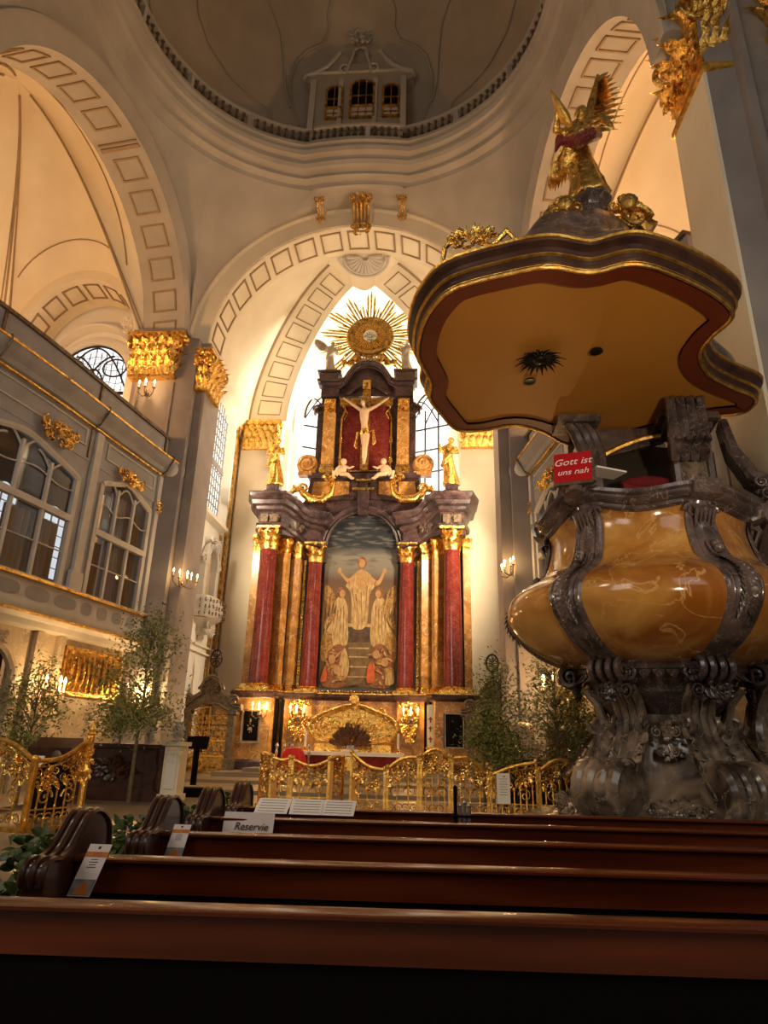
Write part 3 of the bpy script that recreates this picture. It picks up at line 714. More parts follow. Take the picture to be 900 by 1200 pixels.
# apse: half-round wall, half dome
mb = MB(); mb.grid(lambda u, v: V(7.2*math.cos(PI*u), 32+7.2*math.sin(PI*u), 20*v), 48, 2); struct('wall_back', mb, 'white', ang=60)
mb = MB(); mb.grid(lambda u, v: V(7.2*math.cos(PI*u)*math.cos(v*PI/2), 32+7.2*math.sin(PI*u)*math.cos(v*PI/2), 20+7.2*math.sin(v*PI/2)), 40, 16)
mb.grid(lambda u, v: V(7.2*math.cos(PI*u), 26.2+5.8*v, 20+7.2*math.sin(PI*u)), 40, 3); struct('ceiling', mb, 'white', ang=60)
for s, k, nm in ((-1, 8, 'l'), (1, 9, 'r')):
    wc = V(s*3.45, 37.75, 21.0); th = -s*.40
    e = V(math.cos(th), math.sin(th), 0); n = V(math.sin(th), -math.cos(th), 0)
    win = smesh('window_%d' % k, wc)
    g = MB(); g.prism([(-1.35, -9), (1.35, -9)]+[(1.35*math.cos(i*PI/16), 2.1*math.sin(i*PI/16)) for i in range(17)], wc, e, UP, n, .03); obj('pane', g, 'glassday', win)
    g = MB(); g.arch(wc, e, n, [(0, 0), (.5, .3), (.65, .3), (.65, 0)], 1.35, 2.1, N=24)
    for q in (-1, 1): g.prism([(q*1.35, 0), (q*1.85, .3), (q*2.0, .3), (q*2.0, 0)], wc-UP*9, e, n, UP, 9)
    obj('window_frame', g, 'white', win)
    b = MB()
    for x in (-.45, .45): b.obox(wc+e*x+n*.08-UP*4, e, n, UP, .09, .08, 9.6)
    for z in (-8, -6.5, -5, -3.5, -2, -.5): b.obox(wc+n*.08+UP*z, e, n, UP, 2.7, .08, .09)
    b.arch(wc+n*.08, e, n, [(-.06, 0), (.04, 0), (.04, .06), (-.06, .06)], 1.33, 2.08, N=24)
    for q in (-1, 1):
        b.tube([wc+n*.1+e*(q*(1.3-1.5*t))+UP*(2.0*math.sin(t*PI/2)) for t in [i/10 for i in range(11)]], .045, 5)
        b.tube([wc+n*.1+e*(q*(.45-1.3*t))+UP*(-.2+1.7*math.sin(t*PI/2)) for t in [i/10 for i in range(11)]], .045, 5)
    obj('tracery', b, 'iron', win)

# --- near right pier with stepped pilasters and gilded capitals
mb = MB(); mb.extr([(9.15, 12.15), (9.2, 10.6), (9.75, 10.5), (9.8, 10.3), (9.95, 10.3), (10.0, 10.45), (10.6, 10.4), (10.65, 9.9), (12.5, 9.7), (13, 12.5)], 0, 24)
struct('wall_right', mb, 'pilaster', ang=20)
mb = MB(); mb.extr([(9.10, 12.2), (9.14, 10.62), (9.2, 10.6), (9.2, 12.2)], 0, 15.4); struct('trim_20', mb, 'cream', ang=20)
for (cx, cy, wd, dp, z0, h, lab) in ((9.45, 11.38, .6, 1.5, 15.4, 2.5, 'huge gilded capital on the near right pier above the pulpit'), (10.95, 10.1, .8, .6, 15.9, 2.3, 'gilded capital cut by the upper right corner of the view')):
    root = thing('gilded_capital', lab, 'capital', (cx, cy, z0)); mb = capital(MB(), (cx, cy, z0), wd, dp, h)
    if wd < .7:
        for q in range(5): ornament(mb, (9.02, 10.75+.3*q, 15.9+.35*(q % 3)), EY, UP, -EX, .7, .9, .3, 9+q, .8, q % 2 == 0)
    obj('capital_body', mb, 'gold', root)
    g = MB(); g.box((cx, cy, z0-.06), (wd*1.15+.1, dp*1.12+.1, .16)); obj('neck_moulding', g, 'goldrail', root)

# ============================================================ GALLERIES
GP = [(9.2, 12.5), (8.6, 14.5), (8.15, 16.5), (7.8, 18.5), (7.4, 21.0), (7.02, 23.2)]
def smoothpoly(P, n=5):
    out = []
    for i in range(len(P)-1):
        p0 = P[max(i-1, 0)]; p1 = P[i]; p2 = P[i+1]; p3 = P[min(i+2, len(P)-1)]
        for k in range(n):
            t = k/n
            out.append(tuple(0.5*((2*p1[j])+(-p0[j]+p2[j])*t+(2*p0[j]-5*p1[j]+4*p2[j]-p3[j])*t*t+(-p0[j]+3*p1[j]-3*p2[j]+p3[j])*t**3) for j in range(len(p1))))
    return out+[tuple(P[-1])]
GS = smoothpoly(GP); GL = [0]
for a, b in zip(GS, GS[1:]): GL.append(GL[-1]+math.dist(a, b))
def gp(s_, off, z, s):      # point at arc length s_, offset towards the nave, side s
    s_ = max(0, min(GL[-1]-1e-6, s_)); i = max(j for j in range(len(GL)-1) if GL[j] <= s_)
    t = (s_-GL[i])/(GL[i+1]-GL[i]); a, b = GS[i], GS[i+1]
    x = a[0]+(b[0]-a[0])*t; y = a[1]+(b[1]-a[1])*t; dx, dy = b[0]-a[0], b[1]-a[1]; L = math.hypot(dx, dy)
    nx, ny = -dy/L, dx/L     # towards the nave axis for the + side
    return V(s*(x+nx*off), y+ny*off, z)
def gpath(s0, s1, s, n=None):
    n = n or max(2, int((s1-s0)/.45)); return [tuple(gp(s0+(s1-s0)*i/n, 0, 0, s).xy) for i in range(n+1)]
def gallery(s, nm):
    root = thing('gallery', 'grey panelled and glazed gallery with gold lined cornice on the %s side of the crossing' % nm, 'gallery', (s*8.0, 18.0, 0))
    E_ = GL[-1]
    def sw(prof, s0=0, s1=E_, name='trim', m='greywood', cap=True):
        b = MB(); b.sweep(gpath(s0, s1, s), prof, cap=cap, side=s); return obj(name, b, m, root)
    def blk(mb, s0, s1, z0, z1, o0, o1):
        n = max(1, int((s1-s0)/.5)); mb.sweep(gpath(s0, s1, s, n), [(o0, z0), (o1, z0), (o1, z1), (o0, z1), (o0, z0)], side=s)
    # bottom corbelling, parapet
    sw([(-.4, 4.35), (0.0, 4.4), (.05, 4.55), (.22, 4.66), (.3, 4.8), (.3, 4.92), (.12, 4.95), (-.4, 4.95)], name='lower_cornice', m='greylight')
    b = MB(); blk(b, 0, E_, 4.66, 4.72, .1, .33); blk(b, 0, E_, 5.60, 5.68, .1, .26); obj('gold_line', b, 'gold', root)
    sw([(-.4, 4.95), (.10, 4.95), (.10, 5.6), (.22, 5.62), (.22, 5.72), (.0, 5.76), (-.4, 5.76)], name='parapet', m='greylight')
    b = MB()
    x = .25
    while x < E_-.9:
        wd = 1.0 if x < 6.2 else .62
        pts = [gp(x+wd/2+wd*.43*math.cos(t)*(1.15 if wd > .8 else 1), .115, 5.28+.2*math.copysign(abs(math.sin(t))**.6, math.sin(t)), s) for t in [2*PI*i/16 for i in range(16)]]
        b.add(pts, [tuple(range(16))]); x += wd+.18
    obj('parapet_panel', b, 'greydark', root)
    # window storey
    wins = [(1.55, 6.3, 4, (9.15, 9.68)), (7.45, 10.32, 3, (9.45, 9.95))]
    b = MB()
    blk(b, 0, 1.45, 5.76, 9.9, -.25, 0); blk(b, 6.4, 7.35, 5.76, 9.9, -.25, 0.0); blk(b, 10.42, E_, 5.76, 9.9, -.25, 0)
    blk(b, 0, E_, 9.9, 11.0, -.25, 0.02)
    for s0, s1, nn, (za, zb) in wins:          # wall above the swept head of each window
        def top(u, za=za, zb=zb): return za+(zb-za)*(math.sin(PI*u)**.8*.7+.3*math.exp(-((u-.5)/.18)**2)) if 0 < u < 1 else za
        b.grid(lambda u, v: gp(s0-.1+(s1-s0+.2)*u, -.12*(v > .99)*0, top(u)+(9.95-top(u))*v, s), 24, 1)
        b.grid(lambda u, v: gp(s0-.1+(s1-s0+.2)*u, -.25*v, top(u), s), 24, 1)
    obj('facade', b, 'greywood', root)
    b = MB(); blk(b, 6.72, 7.05, 5.76, 11.0, 0, .12); blk(b, 6.6, 7.17, 5.7, 6.3, .02, .16); blk(b, 10.5, 10.72, 5.76, 11, 0, .12); blk(b, 1.0, 1.3, 5.76, 11, 0, .12)
    for a0, a1 in ((1.5, 6.3), (7.4, 10.3)):
        for z in (10.32, 10.85): blk(b, a0, a1, z, z+.05, .0, .06)
        for q in (a0, a1-.06): blk(b, q, q+.06, 10.32, 10.9, 0, .06)
    obj('pilaster_trim', b, 'greylight', root)
    for s0, s1, nn, (za, zb) in wins:
        def top(u, za=za, zb=zb): return za+(zb-za)*(math.sin(PI*u)**.8*.7+.3*math.exp(-((u-.5)/.18)**2)) if 0 < u < 1 else za
        fr = MB()
        for q in (s0, s1): blk(fr, q-.09, q+.09, 5.76, za+.02, -.1, .06)
        fr.tube([gp(s0+(s1-s0)*i/24, .02, top(i/24), s) for i in range(25)], .10, 6)
        blk(fr, s0, s1, 7.72, 7.92, -.1, .08)
        for i in range(1, nn):
            u = i/nn; q = s0+(s1-s0)*u; blk(fr, q-.05, q+.05, 5.76, top(u)-.25, -.08, .03)
            for sg in (-1, 1): fr.tube([gp(q+sg*(s1-s0)/nn*.5*t, -.02, top(u)-.5+.42*math.sin(t*PI/2), s) for t in (0, .3, .6, .85, 1)], .035, 5)
        for z in (6.75, 8.75): fr.tube([gp(s0+(s1-s0)*i/20, -.02, z+(.1*math.sin(i*PI/5) if z > 8 else 0), s) for i in range(21)], .025, 5)
        wf = obj('window_sash', fr, 'greylight', root)
        g = MB(); g.grid(lambda u, v: gp(s0+(s1-s0)*u, -.06, 5.76+(top(u)-5.76)*v, s), 24, 1); obj('pane', g, 'gallglass', wf)
        # curtains inside
        for j in range(nn):
            a0 = s0+(s1-s0)*(j+.06)/nn; a1 = s0+(s1-s0)*(j+.92)/nn; grey = (nn == 3 and j == 1)
            zt = 7.6 if not (nn == 3 and j == 2) else 9.2
            if grey: zt = 9.5
            b = MB(); b.grid(lambda u, v: gp(a0+(a1-a0)*u, -.28-.06*math.sin(u*26), 5.76+(zt-5.76)*v, s), 40, 2)
            obj('curtain', b, 'curtaingrey' if grey else 'curtain', root)
    # inside: back wall, ceiling, floor, bright outer windows
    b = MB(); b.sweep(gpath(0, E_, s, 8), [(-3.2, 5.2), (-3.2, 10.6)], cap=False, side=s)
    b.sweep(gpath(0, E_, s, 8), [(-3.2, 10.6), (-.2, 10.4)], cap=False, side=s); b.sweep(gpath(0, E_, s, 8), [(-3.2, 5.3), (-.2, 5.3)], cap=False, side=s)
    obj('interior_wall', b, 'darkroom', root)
    for q in (1.0, 3.6, 6.2, 8.6):
        b = MB(); b.grid(lambda u, v: gp(q+1.1*u, -3.1, 6.8+2.3*v+.35*math.sin(PI*u)*v, s), 8, 1); ow = obj('outer_window', b, 'glassday', root)
        b = MB()
        for i in range(4): b.tube([gp(q+1.1*i/3, -3.05, 6.8, s), gp(q+1.1*i/3, -3.05, 9.3, s)], .03, 4)
        for i in range(7): b.tube([gp(q, -3.05, 6.8+i*.4, s), gp(q+1.1, -3.05, 6.8+i*.4, s)], .02, 4)
        obj('glazing_bar', b, 'greydark', ow)
    # main cornice, upper parapet
    sw([(-.3, 10.95), (.05, 11.0), (.1, 11.1), (.22, 11.15), (.26, 11.3), (.42, 11.42), (.52, 11.6), (.52, 11.7), (.3, 11.76), (-.3, 11.76)], name='main_cornice', m='greywood')
    b = MB(); blk(b, 0, E_, 11.62, 11.69, .4, .56); blk(b, 0, E_, 11.02, 11.08, 0, .16); obj('gold_line', b, 'gold', root)
    sw([(-.15, 11.76), (.08, 11.76), (.08, 12.62), (-.15, 12.62)], name='upper_parapet', m='greywood')
    sw([(-.22, 12.62), (.16, 12.62), (.16, 12.74), (-.22, 12.74)], name='hand_rail', m='bronze')
    b = MB()
    for q in (2.3, 6.45, 10.5): blk(b, q, q+.09, 11.76, 12.72, -.1, .14); blk(b, q+.01, q+.07, 10.0, 11.6, -.1, .06); b.tube([gp(q+.04, .06, 11.0, s), gp(q+.04, .3, 11.15, s), gp(q+.04, .57, 11.6, s), gp(q+.04, .55, 11.74, s), gp(q+.04, .1, 11.8, s)], .035, 5)
    obj('joint_post', b, 'bronze', root)
    b = MB(); c = gp(E_-.05, .25, 11.4, s)
    for k in range(4): b.arch(c+V(0, .06*k, 0), V(-s, 0, 0), EY, [(0, 0), (.09, 0), (.09, .05), (0, .05)], .10+.1*k, .12+.1*k, -PI/2, PI/2, 10)
    b.ball(c, (.32, .2, .34)); obj('cornice_end', b, 'greylight', root)
    b = MB(); blk(b, E_-.06, E_, 5.0, 12.7, -.2, .1); obj('end_edge', b, 'white', root)
    # ground storey
    b = MB(); blk(b, 0, 3.7, 0, 4.4, -.6, -.35); blk(b, 5.6, E_, 0, 4.4, -.6, -.35); obj('lower_wall', b, 'wallmarble', root)
    b = MB(); b.grid(lambda u, v: gp(3.7+1.9*u, -.35, (2.9+.95*math.sin(PI*u)**.6)+(4.4-(2.9+.95*math.sin(PI*u)**.6))*v, s), 18, 1); obj('arch_head', b, 'wallmarble', root)
    b = MB(); bm_ = 0; b.tube([gp(3.7+1.9*i/18, -.3, 2.9+.95*math.sin(PI*i/18)**.6, s) for i in range(19)], .12, 6); blk(b, 3.55, 3.75, 0, 2.9, -.4, -.22); blk(b, 5.55, 5.75, 0, 2.9, -.4, -.22)
    for q in (2.6, 6.15, 7.1): blk(b, q, q+.28, 0, 4.35, -.36, -.2)
    ornament(b, gp(4.65, -.25, 4.0, s), (gp(4.5, 0, 0, s)-gp(4, 0, 0, s)).normalized(), UP, (gp(4, 1, 0, s)-gp(4, 0, 0, s)), .9, .5, .2, 8)
    obj('arch_moulding', b, 'wallmarble', root)
    b = MB(); b.grid(lambda u, v: gp(3.4+2.5*u, -1.0, 4.2*v, s), 6, 1); obj('doorway', b, 'mahogdark', root)
    return root
for s, nm in ((-1, 'left'), (1, 'right')):
    gallery(s, nm)
    for sc0, zc, wd, hh, sd, lab in ((5.0, 10.12, 1.9, .85, 1, 'gilded leaf cartouche over the wide gallery window'), (8.75, 10.12, 2.0, .6, 2, 'gilded scroll cartouche over the narrow gallery window'), (10.62, 9.75, .34, .6, 3, 'small gilded knot on the end pilaster of the gallery')):
        p = gp(sc0, .1, zc, s); e = (gp(sc0+.3, 0, 0, s)-gp(sc0-.3, 0, 0, s)).normalized(); n = (gp(sc0, 1, 0, s)-gp(sc0, 0, 0, s)).normalized()
        root = thing('cartouche', lab+', %s side' % nm, 'cartouche', p); b = ornament(MB(), p, e, UP, n, wd, hh, .3, sd, 2.2 if wd > 1 else .8); obj('relief', b, 'gold', root)
# gilded relief panel under the left gallery
p = gp(8.95, -.3, 3.42, -1); e = (gp(9.2, 0, 0, -1)-gp(8.7, 0, 0, -1)).normalized(); n = (gp(9, 1, 0, -1)-gp(9, 0, 0, -1)).normalized()
root = thing('relief_panel', 'square gilded relief panel on the wall under the left gallery', 'relief', p)
b = MB(); b.obox(p, e, n, UP, 2.7, .08, 1.35); obj('back_panel', b, 'golddull', root)
b = MB()
for i in range(16): ornament(b, p+e*(-1.15+.153*i)+UP*(.35*math.sin(i*2.3)), e, UP, n, .35, .55, .2, i, .35, False)
for i in range(9): b.tube([p+e*(-1.1+.27*i)+n*.06-UP*.6, p+e*(-1.1+.27*i+.05*math.sin(i))+n*.1, p+e*(-1.1+.27*i)+n*.06+UP*.5], [.03, .07, .04], 6)
for z in (-.68, .68): b.obox(p+UP*z, e, n, UP, 2.85, .16, .1)
for x in (-1.4, 1.4): b.obox(p+e*x, e, n, UP, .1, .16, 1.4)
obj('relief', b, 'gold', root)

# ============================================================ SCONCES
def sconce(p, n, lab, arms=3, sc_=1.0, energy=40, grp=None):
    p = V(*p); n = n.normalized(); e = UP.cross(n).normalized()
    root = thing('wall_sconce', lab, 'lamp', p, 0, grp)
    b = MB(); ornament(b, p+n*.05, e, UP, n, .22*sc_, .4*sc_, .12*sc_, 2, .5); b.ball(p+n*.08*sc_, .07*sc_)
    tips = []
    for i in range(arms):
        x = (i-(arms-1)/2)*.26*sc_; q = p+n*(.34*sc_ if abs(x) < .05 else .24*sc_)+e*x+UP*(.12*sc_)
        b.tube([p+n*.08*sc_, p+n*.16*sc_+e*x*.5-UP*.14*sc_, q-UP*.15*sc_+n*.02, q], .018*sc_, 5); b.lathe([(.01, 0), (.06*sc_, .02), (.05*sc_, .04)], q, 8); tips.append(q)
    obj('bracket', b, 'bronze' , root)
    for q in tips:
        b = MB(); b.lathe([(.02*sc_, 0), (.02*sc_, .14*sc_), (.018*sc_, .15*sc_)], q+UP*.04, 8); cd_ = obj('candle', b, 'wax', root)
        b = MB(); b.lathe([(.01, 0), (.032*sc_, .04*sc_), (.022*sc_, .09*sc_), (.003, .14*sc_)], q+UP*(.04+.15*sc_), 8); obj('bulb', b, 'flame', cd_)
    lamp('sconce_light', 'POINT', p+n*.4*sc_+UP*.3*sc_, energy, WARM, .1)
    return root
sconce((-8.05, 22.9, 14.6), -EY, 'gold sconce with lit bulbs just below the big left capital', 3, 1.2, 60)
sconce((-5.95, 23.48, 6.95), V(1, -.6, 0), 'five armed sconce on the choir side of the left crossing pier', 5, 1.05, 60)
sconce((6.3, 23.13, 7.4), V(-1, -.3, 0), 'five armed sconce beside the amber pulpit on the right crossing pier', 5, 1.0, 60)
q = gp(6.75, -.15, 2.5, -1); sconce(q, gp(6.6, 1, 0, -1)-gp(6.6, 0, 0, -1), 'lit sconce behind the small leafy tree under the left gallery', 3, 1.5, 170)
q = gp(10.6, -.1, 2.6, -1); sconce(q, gp(10.6, 1, 0, -1)-gp(10.6, 0, 0, -1), 'lit sconce glowing through the tall leafy tree', 3, 1.5, 200)
q = gp(9.0, .0, 3.0, 1); sconce(q, gp(9.0, 1, 0, 1)-gp(9.0, 0, 0, 1), 'lit sconce glowing beside the pulpit stem', 3, 1.6, 260)

# niche with balcony on the left choir wall
root = thing('wall_niche', 'ornate niche with a lattice balcony on the left choir wall', 'niche', (-6.98, 29.0, 6.0)); n = V(1, 0, 0)
b = MB(); b.arch((-6.95, 29.0, 9.0), EY, n, [(0, 0), (.3, 0), (.36, .25), (0, .3)], .6, .9, N=16)
for q in (-1, 1): b.box((-6.85, 29+q*.78, 8.2), (.3, .34, 1.8)); b.spiral((-6.75, 29+q*1.0, 9.2), EY*q, UP, .28, 1.4, .08)
ornament(b, (-6.75, 29, 10.1), EY, UP, n, 1.4, .8, .4, 3, 1.5); obj('surround', b, 'greylight', root)
b = MB(); b.grid(lambda u, v: V(-6.95-.0+.05*math.sin(PI*u), 29-.6+1.2*u, 7.4+1.6*v+.85*v*math.sin(PI*u)), 10, 4); obj('niche_shell', b, 'wallmarble', root)
b = MB(); b.grid(lambda u, v: V(-6.98+(.75+.15*math.sin(v*PI))*math.sin(PI*u)**.6, 29-1.15*math.cos(PI*u), 6.6+.95*v), 16, 4); obj('balcony_front', b, 'greylight', root)
b = MB()
for i in range(14):
    u = (i+.5)/14
    for j in range(3):
        c0 = V(-6.9+(.78+.13)*math.sin(PI*u)**.6, 29-1.18*math.cos(PI*u), 6.75+.28*j); b.spiral(c0, V(0, 1, 0), UP, .12, 1.2, .02, i, 1 if (i+j) % 2 else -1, n=4, N=10)
obj('balcony_lattice', b, 'bronze', root)
b = MB(); b.lathe([(.1, 0), (.35, .15), (.25, .35), (.6, .6), (.9, .75)], (-6.95, 29, 5.85), 14); ornament(b, (-6.55, 29, 6.2), EY, UP, n, 1.2, .8, .3, 5, 1.2); obj('bracket', b, 'greylight', root)

# ============================================================ STATUES
def figure(c, H, face=-PI/2, pose='stand', seed=0, armL=None, armR=None, robe='gold', skin=None, name='statue', lab='', wings=None, hair=True, vox=None, legs=False):
    """draped standing figure; c = between the feet, H = height, face = azimuth it looks to"""
    root = thing(name, lab, 'statue', c, 0)
    f = V(math.cos(face), math.sin(face), 0); sd = V(-f.y, f.x, 0); c = V(*c); R = random.Random(seed)
    ph = R.uniform(0, 6)
    b = MB()
    P = lambda a, d, z: c+sd*(a*H)+f*(d*H)+UP*(z*H)
    swp = [(0, .155, .13), (.03, .16, .135), (.15, .135, .115), (.3, .115, .10), (.45, .105, .09), (.55, .105, .085), (.62, .095, .075), (.70, .11, .08), (.78, .125, .075), (.815, .10, .06), (.835, .045, .045), (.86, .035, .038)]
    n = 28; vs = []
    for z, rx_, ry_ in swp:
        lean = .03*math.sin(z*5+ph)
        for k in range(n):
            q = 2*PI*k/n; fold = 1+(.12*math.sin(7*q+ph+3*z)+.07*math.sin(13*q+ph*2-5*z))*max(0, 1-z*1.25)
            vs.append(P(rx_*fold*math.cos(q)+lean, ry_*fold*math.sin(q), z))
    m = len(swp)
    b.add(vs, [(i*n+k, i*n+(k+1) % n, (i+1)*n+(k+1) % n, (i+1)*n+k) for i in range(m-1) for k in range(n)]+[tuple(range(n)), tuple((m-1)*n+k for k in range(n))])
    # mantle sweeping across
    b.tube([P(.11, .04, .77), P(.03, .10, .62), P(-.09, .10, .48), P(-.13, .02, .40), P(-.08, -.08, .42)], [.03*H, .045*H, .05*H, .045*H, .03*H], 8)
    hd = P(.01+.03*math.sin(ph), .02, .925)
    b.ball(hd, (.052*H, .056*H, .07*H), 12, 9); b.ball(hd+f*.052*H-UP*.008*H, .013*H, 6, 4); b.ball(hd+f*.03*H-UP*.045*H, .022*H, 6, 4); b.tube([P(0, 0, .83), hd-UP*.03*H], .032*H, 8)
    if hair:
        for k in range(10):
            q = k*.63; b.ball(hd-f*.02*H+sd*(.045*H*math.cos(q))+UP*(.03*H*math.sin(q)+.015*H), .024*H, 6, 4)
    def arm(sg, pts):
        sh = P(.115*sg, 0, .785); pp = [sh]+[P(*x) for x in pts]
        b.tube(pp, [.042*H, .036*H, .024*H] if len(pp) == 3 else [.042*H]+[.036*H]*(len(pp)-2)+[.024*H], 8)
        h = pp[-1]; d = (pp[-1]-pp[-2]).normalized(); o = d.orthogonal().normalized()
        b.ball(h+d*.012*H, .022*H, 8, 5)
        for j in range(4): b.tube([h+o*(j-1.5)*.012*H+d*.01*H, h+o*(j-1.5)*.014*H+d*(.05+.008*(j % 3))*H], .007*H, 5)
        b.tube([h, h+d.cross(o)*.02*H+d*.03*H], .008*H, 5)
    arm(1, armL or [(.16, .04, .66), (.08, .12, .62)]); arm(-1, armR or [(-.16, .03, .66), (-.11, .13, .70)])
    fuse('body', b, robe, root, vox or H*.014, 1, world=True)
    if wings:
        for sg, tip in wings:
            wb = MB(); basep = P(.05*sg, -.06, .75); tp = P(*tip)
            ax = (tp-basep); L = ax.length; ax.normalize(); lo = (UP*-1+sd*sg*.3-ax*(-ax.z)).normalized()
            wb.tube([basep, basep+ax*L*.5+UP*.03*H, tp], [.03*H, .035*H, .012*H], 6)
            for r_ in range(3):
                for i in range(12):
                    t = i/12; st = basep+ax*(L*(.08+.9*t)); ln = H*(.16+.20*math.sin(PI*(t*.8+.2)))*(1-.28*r_)
                    wb.leaf(st-f*(.01*H*r_), lo*(1-t*.55)+ax*(.25+t*.9), -f, ln, H*.062, .10, 5, .05)
            obj('wing', wb, robe, root)
    return root
figure((-4.4, 29.85, 13.42), 2.6, -PI/2, seed=1, robe='gold', lab='gilded draped statue on the left end of the altar cornice', armR=[(-.15, .05, .64), (-.06, .14, .60)])
figure((4.25, 29.85, 13.42), 2.6, -PI/2, seed=4, robe='gold', lab='gilded draped statue holding a bundle on the right end of the altar cornice', armR=[(-.17, .05, .68), (-.17, .10, .78)])
figure((-2.05, 30.6, 20.3), 1.9, -PI/2+.5, seed=7, robe='alabaster', lab='grey stone angel at the left foot of the gilded sunburst', wings=[(1, (.25, -.1, .95)), (-1, (-.30, -.1, 1.0))])
figure((2.05, 30.6, 20.3), 1.9, -PI/2-.5, seed=9, robe='alabaster', lab='grey stone angel at the right foot of the gilded sunburst', wings=[(1, (.30, -.1, 1.0)), (-1, (-.25, -.1, .95))])

# ============================================================ HIGH ALTAR
AL = thing('high_altar', 'tall marble high altar with red columns, gilded capitals and a stepped upper storey', 'altar', (0, 30.5, .38))
def A(name, b, m, lab=None, **k): return obj(name, b, m, AL, label=lab, **k)
# pedestal
b = MB(); b.extr([(-5.3, 31.8), (-5.3, 29.8), (-5.05, 29.4), (-3.55, 29.4), (-3.3, 29.9), (-2.9, 30.2), (-1.9, 30.2), (-1.8, 30.5), (1.8, 30.5), (1.9, 30.2), (2.9, 30.2), (3.3, 29.9), (3.55, 29.4), (5.05, 29.4), (5.3, 29.8), (5.3, 31.8)], .38, 3.4); A('pedestal', b, 'honey', ang=20)
PED = [(-5.3, 31.8), (-5.3, 29.8), (-5.05, 29.4), (-3.55, 29.4), (-3.3, 29.9), (-2.9, 30.2), (-1.9, 30.2), (-1.8, 30.5), (1.8, 30.5), (1.9, 30.2), (2.9, 30.2), (3.3, 29.9), (3.55, 29.4), (5.05, 29.4), (5.3, 29.8), (5.3, 31.8)]
b = MB(); b.sweep(PED, [(.1, 3.32), (-.05, 3.32), (-.08, 3.4), (-.2, 3.48), (-.22, 3.58), (.1, 3.6)], cap=False); b.extr(PED, 3.5, 3.6)
b.sweep(PED, [(.1, .38), (-.12, .38), (-.12, .7), (-.04, .8), (.1, .8)], cap=False); A('pedestal_moulding', b, 'darkmarble')
b = MB(); b.sweep(PED, [(.0, 3.6), (-.16, 3.6), (-.16, 3.66), (0, 3.7)], cap=False); A('gold_fillet', b, 'gold')
b = MB()
for s in (-1, 1):
    b.box((s*3.35, 29.75, 1.95), (.1, .3, 2.7)); b.box((s*3.12, 29.85, 1.95), (.08, .3, 2.7))
A('black_strip', b, 'black')
b = MB(); b.box((-4.35, 29.37, 2.15), (.62, .05, 1.2)); b.box((4.35, 29.37, 2.15), (.9, .05, 1.4)); A('dark_panel', b, 'black')
b = MB(); ornament(b, (-4.35, 29.34, 2.15), EX, UP, -EY, .25, .7, .08, 3, .4, False)
for s in (-1, 1):
    for x0, w_, h_, z in ((4.35, .78, 1.36, 2.15),):
        b.box((s*x0-w_/2, 29.36, z), (.05, .07, h_)); b.box((s*x0+w_/2, 29.36, z), (.05, .07, h_)); b.box((s*x0, 29.36, z+h_/2), (w_, .07, .05)); b.box((s*x0, 29.36, z-h_/2), (w_, .07, .05))
A('panel_frame', b, 'alabaster')
b = MB()
for s in (-1, 1): ornament(b, (s*2.45, 30.15, 2.3), EX, UP, -EY, .7, 1.7, .12, 12+s, 1.6); ornament(b, (s*2.4, 30.15, 3.15), EX, UP, -EY, 1.0, .3, .1, 2, .8)
A('gilded_relief', b, 'gold')
# columns
def column(cx, cy, z0, z1, r, hc):
    co = MB(); n = 24
    co.lathe([(r, z0), (r*1.02, z0+.3), (r, z0+(z1-z0)*.33), (r*.86, z1-.08), (r*.93, z1-.04), (r*.93, z1)], (cx, cy, 0), n)
    sh = A('column_shaft', co, 'redmarble')
    b = MB(); b.box((cx, cy, z0-.22), (r*2.9, r*2.9, .14)); b.lathe([(r*1.42, z0-.15), (r*1.45, z0-.1), (r*1.3, z0-.05), (r*1.15, z0-.03), (r*1.2, z0), (r*1.02, z0+.04)], (cx, cy, 0), n); obj('column_base', b, 'gold', sh)
    b = MB(); b.lathe([(r*.88, z1-.02), (r*.85, z1+hc*.4), (r*1.05, z1+hc*.85)], (cx, cy, 0), 20)
    for row, (z, ln, k) in enumerate(((.02, .45, 10), (.33, .42, 10))):
        for i in range(k):
            a = 2*PI*(i+.5*row)/k; d = V(math.cos(a), math.sin(a), 0); b.leaf((cx+d.x*r*.85, cy+d.y*r*.85, z1+hc*z), UP, d, hc*ln*1.3, r*.62, .95, 6, .15)
    for i in range(4):
        a = PI/4+i*PI/2; d = V(math.cos(a), math.sin(a), 0); c0 = V(cx, cy, z1+hc*.76)+d*r*1.2
        b.spiral(c0, d, UP, hc*.15, 1.6, hc*.04, PI/2, -1, tail=V(cx, cy, z1+hc*.5)+d*r*.8)
        a = i*PI/2; d = V(math.cos(a), math.sin(a), 0); b.ball(V(cx, cy, z1+hc*.9)+d*r*1.15, hc*.09, 8, 5)
    b.box((cx, cy, z1+hc*.94), (r*2.75, r*2.75, hc*.1)); obj('column_capital', b, 'gold', sh)
for s in (-1, 1):
    column(s*4.35, 29.95, 3.95, 10.15, .42, 1.1)
    column(s*2.22, 30.75, 3.92, 9.75, .37, .95)
def pilast(x, y, w_, z0, z1, rz=0, m='honey', cp=.85, d=.3):
    b = MB(); b.box((x, y, (z0+z1)/2), (w_, d, z1-z0), rz); pl = A('pilaster', b, m)
    b = MB(); e = V(math.cos(rz), math.sin(rz), 0); n = V(-math.sin(rz), math.cos(rz), 0)
    capital(b, (x, y, z1), w_, d, cp, e, n); obj('pilaster_capital', b, 'gold', pl)
    b = MB(); b.box((x, y, z0-.1), (w_+.12, d+.12, .2), rz); b.box((x, y, z0+.04), (w_+.06, d+.06, .08), rz); obj('pilaster_base', b, 'gold', pl)
